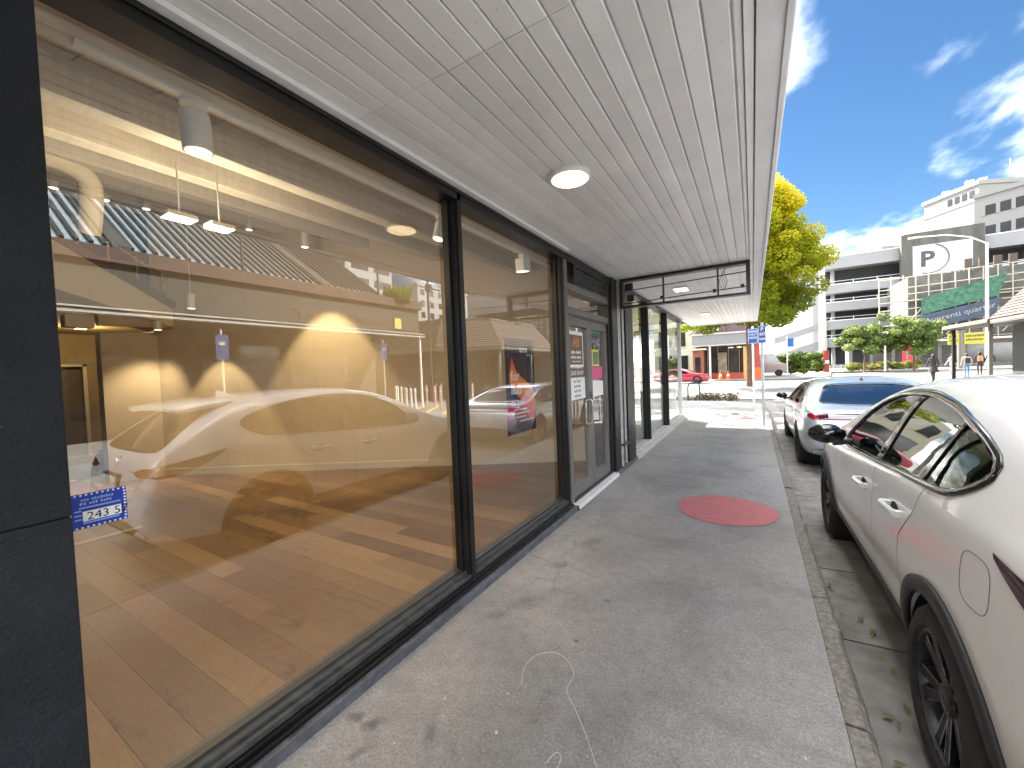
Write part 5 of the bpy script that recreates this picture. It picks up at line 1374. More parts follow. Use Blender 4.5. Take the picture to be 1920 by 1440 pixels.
for i in range(len(outline)):
    a = Vector((*outline[i],3.14)); b = Vector((*outline[(i+1)%5],3.14)); c = Vector((*ins[(i+1)%5],4.95)); d = Vector((*ins[i],4.95))
    if i == 2: continue
    nrm = (b-a).cross(d-a).normalized()
    rows = 13
    for r_ in range(rows):
        u0, u1 = r_/rows, (r_+1)/rows+0.02
        pa, pb = a.lerp(d,u0), b.lerp(c,u0); qa, qb = a.lerp(d,u1), b.lerp(c,u1)
        ln = (pb-pa).length; nn = max(1,int(ln/0.30))
        for k in range(nn):
            t0, t1 = (k+0.02)/nn, (k+0.98)/nn
            j = random.uniform(0,0.012)
            v = [pa.lerp(pb,t0)+nrm*(0.05+j), pa.lerp(pb,t1)+nrm*(0.05+j), qa.lerp(qb,t1)+nrm*(0.012), qa.lerp(qb,t0)+nrm*(0.012)]
            tm.add(v+[v[0]-nrm*0.05, v[1]-nrm*0.05], [(0,1,2,3),(0,4,5,1)])
o = tm.build('roof_tiles', M['tile'], B, fix=False); o['kind'] = 'stuff'
for (px_, py_) in ((10.3,21.4),(10.3,25.6),(10.3,29.8),(10.3,34.1)):
    MB().box(px_-0.07,px_+0.07,py_-0.07,py_+0.07,GZ,2.95).build('verandah_post', M['eave'] if py_ < 30 else M['dark'], B)
MB().box(11.0,11.5,24.9,25.6,3.4,5.4).build('roof_vent', M['slate'], B)
for k in range(3):
    MB().box(11.93,11.998,21.8+k*3.1,24.4+k*3.1,0.3,2.6).build('shop_window', M['winglass'], B)
# ================================================================== far towers seen only mirrored
def block(name, label, x0, x1, y0, y1, h, wallm, rows, cols, z0=3.0, face='-x', group=None, ww=0.55, wh=0.5):
    t = thing(name, label, 'building', ((x0+x1)/2,(y0+y1)/2,0), group)
    MB().box(x0,x1,y0,y1,GZ,h).build('wall', wallm, t)
    MB().box(x0-0.2,x1+0.2,y0-0.2,y1+0.2,h,h+0.5).build('parapet', wallm, t)
    dz = (h-z0)/rows
    for r_ in range(rows):
        for c_ in range(cols):
            zc = z0+dz*(r_+0.5)
            if face == '-x':
                dy = (y1-y0)/cols; yc = y0+dy*(c_+0.5)
                MB().box(x0-0.05,x0+0.1,yc-dy*ww/2,yc+dy*ww/2,zc-dz*wh/2,zc+dz*wh/2).build('window', M['winglass'], t)
            else:
                dx = (x1-x0)/cols; xc = x0+dx*(c_+0.5)
                MB().box(xc-dx*ww/2,xc+dx*ww/2,y0-0.05,y0+0.1,zc-dz*wh/2,zc+dz*wh/2).build('window', M['winglass'], t)
    return t
M['wht'] = pm('white_render', (0.30,0.30,0.295), 0.8, var=0.05, scale=0.4)
M['brick'] = pm('red_brick_far', (0.32,0.12,0.08), 0.85, var=0.2, scale=1.2)
block('white_apartment_tower','white apartment tower with dark square windows mirrored in the glass',60,75,66,84,21.5,M['wht'],7,6,3.5,ww=0.42,wh=0.5)
block('white_banded_tower','tall white tower with wide dark window bands mirrored above the terrace',48,62,35,47.6,32,M['wht'],12,3,3.0,ww=0.74,wh=0.46)
block('brick_house','small red brick building in front of the mirrored white tower',44,50,64,70,8.6,M['brick'],2,2,3.0,ww=0.4,wh=0.45)
t = block('red_white_banded_block','red and white banded office block mirrored in the second window',60,72,104,120,20,M['wht'],1,1,2.0)
for k in range(4): MB().box(59.7,59.98,104,120,6+k*3.6,7.6+k*3.6).build('red_band', M['brick'], t)
t = block('blue_gable_block','pale block with a blue end panel mirrored behind the sign frame',48,60,128,146,15,M['wht'],1,1,2.0)
MB().box(47.8,47.98,136,144,9,14).build('blue_panel', M['blue'], t)
lp = thing('lamp_post','dark tall lamp post mirrored above the terrace corner','lamp post',(13,18.0,GZ))
MB().cyl((0,0,0),(0,0,9.5),0.09,0.06,10).build('post', M['charcoal'], lp, local=True, smooth=True)
MB().box(-0.25,0.1,-0.12,0.12,6.6,7.0).build('lamp_head', M['charcoal'], lp, local=True, bevel=0.03)

# ================================================================== parking building straight ahead
M['deck'] = pm('parking_concrete', (0.27,0.275,0.28), 0.85, var=0.10, scale=0.35)
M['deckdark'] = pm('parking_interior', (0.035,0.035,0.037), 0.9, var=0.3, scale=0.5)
M['conc'] = pm('board_marked_concrete', (0.10,0.096,0.085), 0.9, var=0.3, scale=0.6, stretch=(3,3,0.4))
PK = thing('parking_building','long white banded multi storey car park with dark open decks','building',(25,96,0))
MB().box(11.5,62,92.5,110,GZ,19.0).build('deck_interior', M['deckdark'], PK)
bands = [(17.3,19.4),(13.0,14.6),(9.9,11.5),(6.7,8.3),(3.6,5.2)]
for (z0, z1) in bands:
    MB().box(11.0,62,89.8,90.1,z0,z1).box(11.0,62,90.1,92.4,z0,z0+0.3).build('deck_band', M['deck'], PK)
    MB().box(11.0,62,89.75,89.8,z1-0.12,z1).build('band_coping', M['white'], PK)
MB().box(36,62,89.6,90.2,19.0,22.0).build('upper_band', M['deck'], PK)
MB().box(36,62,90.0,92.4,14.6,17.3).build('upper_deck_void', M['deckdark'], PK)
for px_ in np.arange(12.5, 62, 9.2): MB().box(px_-0.25,px_+0.25,91.4,91.9,GZ,17.4).build('column', M['deck'], PK)
for px_ in np.arange(11.5, 36, 1.15):
    for (z0, z1) in bands[1:]: pass
for zi, (z0, z1) in enumerate(bands[1:]):
    MB().box(11.0,62,90.0,90.06,z1+0.45,z1+0.52).build('guard_rail', M['pole'], PK)
    for px_ in np.arange(12, 60, 3.1): MB().box(px_-0.05,px_+0.05,90.0,90.06,z1,z1+0.6).build('rail_post', M['pole'], PK)
MB().box(11.0,62,89.9,92.4,GZ,0.4).build('base_wall', M['pale'], PK)
MB().add([(3.5,88,1.2),(11.5,89.5,3.6),(11.5,89.5,5.2),(3.5,88,2.6),(3.5,90,1.2),(11.5,92,3.6),(11.5,92,5.2),(3.5,90,2.6)],[(0,1,2,3),(7,6,5,4),(0,4,5,1),(3,2,6,7),(0,3,7,4),(1,5,6,2)]).build('ramp', M['deck'], PK)
MB().add([(3.5,88,4.6),(11.5,89.5,7.2),(11.5,89.5,8.3),(3.5,88,5.8),(3.5,90,4.6),(11.5,92,7.2),(11.5,92,8.3),(3.5,90,5.8)],[(0,1,2,3),(7,6,5,4),(0,4,5,1),(3,2,6,7),(0,3,7,4),(1,5,6,2)]).build('ramp', M['deck'], PK)
# P wall
MB().box(20.9,30.1,88.6,89.7,GZ,21.0).build('sign_wall', M['conc'], PK)
pn = MB().box(22.2,28.8,88.45,88.598,10.5,18.9).build('sign_panel', pm('sign_panel_white',(0.50,0.51,0.53),0.7,var=0.05,scale=0.5), PK)
text_mesh('sign_letter','P',3.3,M['charcoal'],PK,(23.0,88.42,15.6),(1,0.0,0.0),(0,0,1),0.02,bold=0.09)
mb = MB(); ring_ = [(24.0+2.25*math.cos(math.radians(a)), 16.7+2.25*math.sin(math.radians(a))) for a in range(-110,75,6)]
for (a, b_) in zip(ring_[:-1], ring_[1:]): mb.bar((a[0],88.42,a[1]),(b_[0],88.42,b_[1]),0.05,0.34,up=(0,1,0))
mb.build('sign_ring', M['charcoal'], PK)
text_mesh('sign_letters','car park',1.5,M['charcoal'],PK,(24.3,88.42,13.1),(0.96,0,0.22),(-0.22,0,0.96),0.02,bold=0.02)
mb = MB()
for i in range(420):
    u = random.random(); x_ = 20.9+9.2*u; z_ = 8.0+random.random()**1.5*(4.2+3.0*u*0.4); r_ = random.uniform(.08,.22)
    yy = 88.43 if 22.2 < x_ < 28.8 and z_ > 10.5 else 88.58
    n = 6; a0_ = random.random()*6
    mb.add([(x_+r_*math.cos(a0_+k*1.047), yy, z_+r_*math.sin(a0_+k*1.047)) for k in range(n)], [tuple(range(n))], random.choice((0,0,1)))
o = mb.build('mural_marks', [M['charcoal'], M['wht']], PK, fix=False); o['kind'] = 'stuff'
# white tower behind
TW = thing('white_hospital_tower','white stepped tower rising behind the car park','building',(48,135,0))
M['twr'] = pm('white_tower_render', (0.24,0.235,0.222), 0.8, var=0.04, scale=0.2)
cn = Vector((43.2,130,0)); dl_ = Vector((-0.516,0.855,0)); dr_ = Vector((0.88,0.47,0))
def slab(nm, c, a, b, la, lb, z0, z1, mat, par):
    p = [c, c+b*lb, c+b*lb+a*la, c+a*la]
    return MB().add([(q.x,q.y,z0) for q in p]+[(q.x,q.y,z1) for q in p], [(0,3,2,1),(4,5,6,7),(0,1,5,4),(1,2,6,5),(2,3,7,6),(3,0,4,7)]).build(nm, mat, par)
slab('wall', cn, dl_, dr_, 11.6, 14, 10, 38.6, M['twr'], TW)
slab('parapet', cn-dl_*0.3-dr_*0.3, dl_, dr_, 12.2, 14.6, 38.6, 39.5, M['twr'], TW)
slab('string_course', cn-dl_*0.15-dr_*0.15, dl_, dr_, 11.9, 14.3, 35.2, 35.6, M['pale'], TW)
slab('recess', cn-dr_*0.06+dl_*1, dl_, dr_, 9.6, 0.1, 30.2, 30.6, M['deck'], TW)
slab('lower_step', cn+dl_*11.7, dl_, dr_, 5, 12, 10, 36.2, M['twr'], TW)
for k in range(4):
    slab('window', cn-dr_*0.08+dl_*(0.8+k*1.5), dl_, dr_, 0.9, 0.12, 36.2, 37.7, M['winglass'], TW)
slab('side_window', cn-dl_*0.1+dr_*6, dl_, dr_, 0.2, 7, 26, 29.5, M['deckdark'], TW)
for (u, h) in ((2,1.2),(4.5,1.8),(7,1.0),(9.5,1.5)):
    q = cn+dl_*u+dr_*3
    MB().box(q.x-0.6,q.x+0.6,q.y-0.6,q.y+0.6,39.5,39.5+h).build('roof_plant', M['pale'], TW)
MB().cyl((48.6,132,39.5),(48.6,132,43.5),0.08,n=6).build('mast', M['galv'], TW)
slab('annex', cn+dl_*14-dr_*8, dl_, dr_, 16, 10, 8, 30.0, M['deck'], TW)
WR_ = thing('white_ward_block','white block with rows of square windows at the right edge','building',(55,118,0))
c0 = Vector((38.6,118,0)); du = Vector((0.80,-0.60,0)); dv = Vector((0.60,0.80,0))
slab('wall', c0, dv, du, 16, 40, 10, 32.4, M['twr'], WR_)
slab('parapet', c0-dv*0.3, dv, du, 16.6, 40, 32.4, 33.2, M['twr'], WR_)
for zr in (24.6, 28.6):
    slab('window_band', c0-dv*0.04+du*1.0, dv, du, 0.1, 38, zr, zr+1.9, M['deckdark'], WR_)
    for k in range(20): slab('window_pier', c0-dv*0.12+du*(1.0+k*1.95), dv, du, 0.2, 0.55, zr-0.05, zr+1.95, M['twr'], WR_)

# scaffolded market building with banner
SC = thing('scaffolded_building','building wrapped in scaffolding with green mesh and navy banner','building',(24,77,0))
M['scwall'] = pm('scaffolded_wall', (0.07,0.066,0.06), 0.85, scale=0.9, col2=(0.17,0.165,0.155), detail=8)
MB().box(18.6,40,76.2,86,GZ,12.4).build('wall', M['scwall'], SC)
M['mesh'] = pm('green_debris_mesh', (0.045,0.13,0.085), 0.8, var=0.5, scale=2.2)
M['navy'] = pm('navy_banner', (0.03,0.05,0.085), 0.5, var=0.3, scale=0.8)
def quadp(nm, pts, mat, par, th=0.06):
    v = [Vector(p) for p in pts]; n_ = (v[1]-v[0]).cross(v[3]-v[0]).normalized()*th
    return MB().add(v+[p+n_ for p in v], [(0,1,2,3),(7,6,5,4),(0,4,5,1),(1,5,6,2),(2,6,7,3),(3,7,4,0)]).build(nm, mat, par)
quadp('debris_mesh', [(19.6,75,7.0),(26.6,75,8.7),(27.4,75,11.4),(19.6,75,9.2)], M['mesh'], SC)
quadp('banner', [(19.3,74.9,4.9),(26.2,74.9,6.4),(26.9,74.9,8.5),(19.2,74.9,6.8)], M['navy'], SC)
text_mesh('banner_lettering','Auprenti quarter',0.95,M['wht'],SC,(20.0,74.82,5.75),(0.972,0,0.232),(-0.232,0,0.972),0.02)
M['scaf'] = pm('scaffold_tube', (0.40,0.38,0.30), 0.5, metal=0.3, var=0.15)
for px_ in np.arange(15.4, 40, 1.25): MB().cyl((px_,75.2,GZ),(px_,75.2,12.6),0.07,n=6).build('scaffold_pole', M['scaf'], SC)
for pz_ in (1.9,2.9,3.9,5.0,6.0,7.0,8.1,9.2,10.1,11.0,12.4): MB().cyl((15.3,75.3,pz_-0.25),(40,75.3,pz_+0.25*(pz_>4)*8*0.35),0.07,n=6).build('scaffold_ledger', M['scaf'], SC)
for k in range(4): MB().cyl((17+5*k,75.1,4.2),(20.5+5*k,75.1,9.0),0.06,n=6).build('scaffold_brace', M['scaf'], SC)
MB().box(16.8,40,75.3,76.1,3.7,3.82).box(16.8,40,75.3,76.1,9.0,9.12).build('scaffold_deck', M['scaf'], SC)
# striped upper storey right of it
for k in range(12): MB().box(24+1.3*k,24.7+1.3*k,76.0,76.2,12.5,13.9).build('timber_screen', M['tile'], SC)
tp = thing('street_light_mast','tall pale street light mast in front of the scaffolding','lamp post',(21.2,62,GZ))
MB().cyl((0,0,0),(0,0,13.2),0.16,0.10,12).build('post', M['pole'], tp, local=True, smooth=True)
MB().tube([(0,0,13.1),(-1.2,0,14.0),(-3.0,0,14.6),(-5.2,0,14.8)],0.07,8).build('outreach_arm', M['pole'], tp, local=True, smooth=True)
MB().box(-6.0,-5.1,-0.15,0.15,14.7,14.9).build('lamp_head', M['pole'], tp, local=True, bevel=0.04)
# yellow shop signs under the eave and market stalls
yl = pm('sign_yellow', (0.45,0.38,0.03), 0.5, var=0.05)
for (x0,x1,lb) in ((17.7,18.5,'small yellow sign left of the pale column'),(18.9,20.4,'larger yellow sign right of the pale column')):
    t = thing('yellow_sign', lb, 'sign', ((x0+x1)/2,60,2.5), 'yellow shop signs')
    MB().box(x0,x1,60,60.06,2.5,3.68).build('sign_plate', yl, t)
    for k, zz in enumerate((3.25,2.85)):
        q = x0+0.12
        while q < x1-0.15:
            w_ = random.uniform(.05,.11); MB().box(q,q+w_,59.985,60.0,zz,zz+0.16+0.08*random.random()).build('letter', M['charcoal'], t); q += w_+0.05
t = thing('sign_column','pale round column carrying the yellow signs','column',(18.75,60.3,GZ))
MB().cyl((0,0,0),(0,0,3.9),0.28,n=18).lathe([(3.9,0.28),(4.0,0.36),(4.1,0.36)],(0,0,0),(0,0,1),18).build('shaft', M['eave'], t, local=True, smooth=True)
SH = thing('market_shopfronts','row of shopfronts with red poster under the scaffolding','building',(20,72,0))
MB().box(11.5,34,72,74.5,GZ,3.4).build('wall', M['eave'], SH)
MB().box(11.3,34,70.6,72,3.2,3.45).build('awning', M['pale'], SH)
for k in range(10): MB().box(11.9+2.2*k,13.7+2.2*k,71.94,72.02,0.4,2.7).build('shop_window', M['winglass'], SH)
MB().box(16.9,18.2,71.85,71.93,0.5,2.9).build('red_poster', pm('poster_red',(0.62,0.05,0.06),0.5,var=0.1), SH)
text_mesh('poster_letters','H',1.6,M['wht'],SH,(17.2,71.83,1.1),(1,0,0),(0,0,1),0.01)
MB().box(29,30.5,71.85,71.93,0.0,2.8).build('dark_red_door', pm('door_red',(0.25,0.02,0.03),0.5), SH)

# ================================================================== cafe across the junction
CF = thing('corner_cafe','single storey cafe with grey verandah, gable and red pillars','building',(-2.5,46,0))
M['cafe_dark'] = pm('cafe_interior', (0.025,0.022,0.02), 0.7, var=0.5, scale=1.2, col2=(0.09,0.07,0.055))
M['cafe_grey'] = pm('cafe_fascia_grey', (0.24,0.25,0.26), 0.6, var=0.08)
M['cafe_purple'] = pm('cafe_gable', (0.16,0.10,0.115), 0.7, var=0.15)
M['cream'] = pm('cream_wall', (0.60,0.57,0.44), 0.8, var=0.06, scale=1)
M['cafered'] = pm('cafe_red', (0.40,0.07,0.05), 0.6, var=0.15)
MB().box(-5.0,0.3,46,54,GZ,4.2).build('wall', M['cafe_dark'], CF)
MB().box(-5.2,0.2,44.0,46,3.35,4.35).build('verandah_fascia', M['cafe_grey'], CF)
MB().box(-5.3,0.3,43.9,46,4.35,4.5).box(-5.3,0.3,43.9,46,3.25,3.35).build('verandah_trim', M['pale'], CF)
MB().prism([(-5.2,4.5),(0.2,4.5),(-2.3,6.7)], 44.6, 50, axis='y').build('gable', M['cafe_purple'], CF)
MB().bar((-5.5,44.5,4.45),(-2.3,44.5,6.85),0.14,0.18,up=(0,1,0)).bar((0.5,44.5,4.45),(-2.3,44.5,6.85),0.14,0.18,up=(0,1,0)).bar((-2.3,44.5,4.5),(-2.3,44.5,6.8),0.1,0.2,up=(0,1,0)).build('bargeboard', M['eave'], CF)
MB().box(-4.3,-2.8,44.5,44.6,4.75,5.75).build('gable_sign', pm('gable_sign',(0.62,0.50,0.46),0.6,var=0.3,scale=6), CF)
text_mesh('sign_letters','Cafe',0.7,M['cafered'],CF,(-4.15,44.48,5.0),(1,0,0.1),(0,0,1),0.01)
for px_ in (-3.6,): MB().box(px_-0.09,px_+0.09,44.0,44.2,GZ,3.3).build('verandah_post', M['pole'], CF)
MB().box(-5.2,-4.2,44.4,46,GZ,2.9).build('brick_pier', M['brick'], CF)
MB().box(-5.0,-4.5,44.34,44.4,0.5,2.2).build('pier_window', M['winglass'], CF)
MB().box(-5.6,-3.9,43.6,46,2.9,3.05).build('pier_awning', M['cream'], CF)
MB().box(-4.1,-0.6,44.5,44.7,GZ,0.55).build('low_wall', M['cafered'], CF)
for k in range(4): MB().box(-4.0+0.95*k,-3.95+0.95*k,45.93,46.0,0.3,3.2).build('window_bar', M['pale'], CF)
MB().box(-3.0,-2.2,45.6,45.7,0.5,2.6).build('menu_panel', pm('menu_board',(0.30,0.26,0.18),0.6,var=0.4,scale=4), CF)
for px_ in (-2.0,-1.3): MB().box(px_,px_+0.4,45.2,45.4,3.0,3.06).build('ceiling_light', M['lampw'], CF)
MB().box(-9.5,-5.2,47,56,GZ,6.4).build('cream_wing', M['cream'], CF)
MB().box(-9.0,-8.0,46.9,47.0,3.5,5.2).box(-7.2,-6.2,46.9,47.0,3.5,5.2).box(-9,-6,46.9,47,0.4,2.5).build('wing_window', M['winglass'], CF)
MB().box(-0.5,0.6,44.6,48,GZ,4.9).build('red_pillar', M['cafered'], CF)
MB().box(-0.3,0.35,44.5,44.6,3.4,4.2).build('pillar_sign', pm('pillar_sign',(0.62,0.42,0.38),0.6,var=0.3,scale=5), CF)
for (px_, pyy, lb) in ((-2.55,41.4,'orange traffic cone nearer the red car'),(-1.95,41.6,'orange traffic barrier cone right of the first')):
    t = thing('traffic_cone', lb, 'traffic cone', (px_,pyy,-0.03), 'orange cones before the cafe')
    oc = pm('cone_orange',(0.75,0.17,0.02),0.5,var=0.08)
    MB().box(-0.2,0.2,-0.2,0.2,0,0.05).lathe([(0.05,0.17),(0.35,0.12),(0.8,0.04),(0.82,0.0001)],(0,0,0),(0,0,1),16).build('cone_body', oc, t, local=True, smooth=True)
    MB().lathe([(0.35,0.125),(0.52,0.095)],(0,0,0),(0,0,1),16).build('reflective_band', M['white'], t, local=True, smooth=True)
t = thing('orange_barrier','orange plastic barrier beside the timber post by the cafe','barrier',(0.2,42.5,-0.03))
MB().prism([(-0.6,0),(0.6,0),(0.5,0.3),(0.42,1.0),(-0.42,1.0),(-0.5,0.3)], -0.18, 0.18, axis='y').build('body', pm('barrier_orange',(0.72,0.14,0.03),0.5,var=0.08), t, local=True, bevel=0.04)
t = thing('timber_post','pale orange timber post beside the orange barrier','post',(-0.55,42.2,-0.03))
MB().box(-0.16,0.16,-0.16,0.16,0,2.9).box(-0.2,0.2,-0.2,0.2,2.9,3.0).build('shaft', pm('orange_post',(0.56,0.32,0.10),0.6,var=0.15), t, local=True)
t = thing('red_post','red and white banded post at the far kerb','post',(7.7,62,-0.03))
MB().cyl((0,0,0),(0,0,2.6),0.35,n=12).build('shaft', M['cafered'], t, local=True, smooth=True)
MB().lathe([(1.0,0.355),(1.4,0.355)],(0,0,0),(0,0,1),12).build('white_band', M['white'], t, local=True, smooth=True)
t = thing('tall_concrete_pole','tall grey concrete pole rising behind the red post','pole',(7.7,64,-0.03))
MB().cyl((0,0,0),(0,0,16),0.42,0.28,14).build('shaft', M['pale'], t, local=True, smooth=True)
t = thing('white_bollard_light','slim white post light on the far plaza','lamp post',(12.3,58,-0.03))
MB().cyl((0,0,0),(0,0,4.0),0.10,n=10).box(-0.9,0.25,-0.12,0.12,4.0,4.25).build('post', M['white'], t, local=True)
t = thing('blue_street_sign','small blue street sign on a pole left of the bush','sign',(3.2,52,-0.03))
MB().cyl((0,0,0),(0,0,4.2),0.05,n=8).build('pole', M['pole'], t, local=True)
MB().box(0.05,0.6,-0.03,0.03,3.0,3.9).build('sign_plate', M['blue'], t, local=True)
VN = thing('delivery_van','pale pinkish delivery van parked beyond the blue signs','van',(-0.6,50,-0.03))
MB().prism([(0,0.35),(3.6,0.35),(3.6,1.2),(3.0,1.45),(2.5,2.3),(0,2.35)], -0.9, 0.9, axis='y').build('body', pm('van_pink',(0.26,0.21,0.20),0.4,var=0.05,coat=0.6), VN, local=True, bevel=0.08)
MB().prism([(2.45,1.5),(2.95,1.46),(2.5,2.15),(1.9,2.15),(1.9,1.5)], -0.92, 0.92, axis='y').build('window', M['winglass'], VN, local=True)
for wx_ in (0.7,2.9):
    for s in (-1,1): MB().cyl((wx_,s*0.75,0.34),(wx_,s*0.93,0.34),0.34,n=18).build('wheel', M['rubber'], VN, local=True, smooth=True)
# bike hoop and planter at the corner
t = thing('bike_stand','curved steel bike stand beside the glazed shop corner','bike stand',(-2.4,18.6,GZ))
MB().tube(spline([(0,0,0),(0,0,0.7),(0.1,0,0.85),(0.35,0,0.85),(0.45,0,0.7),(0.45,0,0)],4),0.03,8).build('hoop', M['charcoal'], t, local=True, smooth=True)

# ================================================================== trees
def leaves(name, centers, radii, n, size, mat, parent, huefn, flat=0.75):
    centers = np.array(centers); radii = np.array(radii)
    w = radii**2; w = w/w.sum()
    idx = rng.choice(len(centers), n, p=w)
    d = rng.normal(size=(n,3)); d /= np.linalg.norm(d,axis=1)[:,None]
    rad = radii[idx]*(0.55+0.5*rng.random(n)**0.6)
    c = centers[idx] + d*rad[:,None]*np.array([1,1,flat])
    nrm = d*0.6+rng.normal(size=(n,3))*0.6+np.array([0,0,0.5]); nrm /= np.linalg.norm(nrm,axis=1)[:,None]
    a = np.cross(nrm, rng.normal(size=(n,3))); a /= np.linalg.norm(a,axis=1)[:,None]; b = np.cross(nrm,a)
    s = size*(0.6+0.8*rng.random(n))[:,None]
    v = np.stack([c-a*s, c-b*s*0.55+nrm*s*0.12, c+a*s, c+b*s*0.55+nrm*s*0.12], axis=1).reshape(-1,3)
    me = bpy.data.meshes.new(name)
    me.vertices.add(4*n); me.vertices.foreach_set('co', v.astype(np.float32).ravel())
    me.loops.add(4*n); me.loops.foreach_set('vertex_index', np.arange(4*n, dtype=np.int32))
    me.polygons.add(n); me.polygons.foreach_set('loop_start', np.arange(0,4*n,4,dtype=np.int32)); me.polygons.foreach_set('loop_total', np.full(n,4,dtype=np.int32))
    me.update(calc_edges=True)
    at = me.attributes.new('hue','FLOAT','FACE'); h = huefn(c, idx, n)
    at.data.foreach_set('value', h.astype(np.float32))
    return put(name, me, mat, parent)
M['bark'] = pm('brown_bark', (0.09,0.055,0.04), 0.9, scale=6, col2=(0.22,0.13,0.085), bump=0.6, bscale=30, stretch=(4,4,0.6))
def tree(name, label, base, h, trunk_r, crown, n, size, mat, huefn, group=None, lean=(0,0), limbs=True):
    t = thing(name, label, 'tree', base, group)
    bx_, by_, bz_ = base
    cc = np.array([c[:3] for c in crown]); top = Vector((bx_+lean[0], by_+lean[1], bz_+h))
    mb = MB()
    fork = Vector((bx_+lean[0]*.4, by_+lean[1]*.4, bz_+h*0.55))
    mb.tube(spline([(bx_,by_,bz_-0.1),(bx_+lean[0]*.1,by_+lean[1]*.1,bz_+h*0.25),tuple(fork)],5), list(np.linspace(trunk_r*1.25,trunk_r*0.75,11)), 12)
    if limbs:
        for c in cc[::max(1,len(cc)//14)]:
            m_ = (fork+Vector(c))/2+Vector((0,0,0.15*h*0.3))
            mb.tube(spline([tuple(fork-Vector((0,0,0.1*h*random.random()))),tuple(m_),tuple(c)],4), list(np.linspace(trunk_r*0.5,trunk_r*0.08,9)), 7)
    mb.build('trunk', M['bark'], t, smooth=True)
    leaves('crown', cc, [c[3] for c in crown], n, size, mat, t, huefn)
    return t
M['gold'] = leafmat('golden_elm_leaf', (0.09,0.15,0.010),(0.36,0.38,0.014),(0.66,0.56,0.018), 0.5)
crown = []
cx0, cy0, cz0 = -0.1, 31.0, 8.6
for i in range(300):
    d = rng.normal(size=3); d /= np.linalg.norm(d); r_ = rng.random()**0.34
    p = np.array([cx0+d[0]*4.5*r_, cy0+d[1]*3.8*r_, cz0+d[2]*4.6*r_])
    k = (p[2]-4.0)/9.5                       # narrower towards the top
    p[0] = cx0+(p[0]-cx0)*(1.05-0.38*max(0,k))
    crown.append((p[0],p[1],p[2],rng.uniform(0.5,1.0)))
for i in range(36): crown.append((rng.uniform(-4.6,3.0), rng.uniform(28.5,33), rng.uniform(4.0,5.4), rng.uniform(.4,.75)))
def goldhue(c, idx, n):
    k = np.clip((c[:,2]-4.2)/7.5,0,1); cl = np.random.default_rng(3).random(800)[idx]  # lower leaves truly greener; brighter top also puts falling light into colour
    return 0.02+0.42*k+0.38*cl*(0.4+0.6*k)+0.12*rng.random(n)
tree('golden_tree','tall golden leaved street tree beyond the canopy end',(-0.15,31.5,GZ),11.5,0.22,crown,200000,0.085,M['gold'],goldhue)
cr2 = [(-7.6+rng.normal()*1.6, 22.6+rng.normal()*1.6, 6.2+rng.normal()*1.3, rng.uniform(.5,.95)) for _ in range(120)]
cr2 += [(-3.6+rng.normal()*1.2, 22.8+rng.normal()*1.0, 4.7+rng.normal()*0.4, rng.uniform(.3,.55)) for _ in range(30)]
tree('corner_tree','green gold tree behind the glazed shop corner',(-7.6,22.6,GZ),7.5,0.2,cr2,60000,0.085,M['gold'],lambda c,i,n: 0.08+0.35*np.random.default_rng(4).random(800)[i]+0.15*rng.random(n))
M['green'] = leafmat('green_leaf', (0.05,0.085,0.02),(0.10,0.15,0.035),(0.19,0.24,0.06), 0.3)
M['bushgreen'] = leafmat('bush_leaf', (0.03,0.055,0.012),(0.06,0.11,0.02),(0.16,0.20,0.03), 0.25)
def ghue(c, idx, n): return 0.15+0.6*np.random.default_rng(5).random(400)[idx]+0.2*rng.random(n)
for (tx, ty, w_, lb) in ((10.6,58,1.7,'leftmost small green plaza tree before the car park'),(12.6,59,1.6,'middle small green plaza tree before the car park'),(14.6,58,1.8,'rightmost small green plaza tree near the scaffolding')):
    cr = [(tx+rng.normal()*w_*0.5, ty+rng.normal()*w_*0.5, 3.6+rng.normal()*0.75, rng.uniform(.35,.75)) for _ in range(42)]
    tree('plaza_tree', lb, (tx,ty,-0.03), 4.6, 0.09, cr, 9000, 0.12, M['green'], ghue, 'small trees on the far plaza')
for (bx_, by_, r_, h_, lb) in ((3.6,54,1.0,2.2,'tall dark green bush left of the ramp'),(4.9,55,1.1,2.4,'rounded green bush right beside the tall bush'),(6.6,60,0.9,2.2,'green shrub behind the bushes by the ramp')):
    cr = [(bx_+rng.normal()*r_*.5, by_+rng.normal()*r_*.5, max(0.4,rng.uniform(0.3,h_)), rng.uniform(.3,.5)) for _ in range(30)]
    tree('bush', lb, (bx_,by_,-0.03), h_*0.8, 0.05, cr, 6000, 0.11, M['bushgreen'], ghue, 'bushes by the far ramp')
M['hedge'] = leafmat('hedge_leaf', (0.10,0.13,0.02),(0.20,0.23,0.04),(0.38,0.34,0.10), 0.3)
cr = [(rng.uniform(9.5,15.5), 60+rng.normal()*0.5, rng.uniform(0.2,0.8), 0.35) for _ in range(50)]
t = thing('flower_bed','low planted bed with pale flowers on the far plaza','plant bed',(12.5,60,-0.03)); leaves('foliage', [c[:3] for c in cr], [c[3] for c in cr], 9000, 0.09, M['hedge'], t, ghue)
MB().box(9,16,59.2,61,-0.03,0.12).build('bed_edge', M['pale'], t)
t = thing('garden_clutter','row of market tables and planters at the car park foot','tables',(10,66,-0.03))
for k in range(9):
    x_ = 8.3+0.75*k
    MB().box(x_,x_+0.55,65.5,66.2,0.7,0.78).box(x_+0.05,x_+0.1,65.6,65.7,-0.03,0.7).box(x_+0.45,x_+0.5,66,66.1,-0.03,0.7).build('table', random.choice((M['cafered'],M['eave'],M['tile'])), t)
M['planter'] = leafmat('planter_leaf', (0.04,0.045,0.015),(0.09,0.085,0.03),(0.16,0.12,0.05), 0.2)
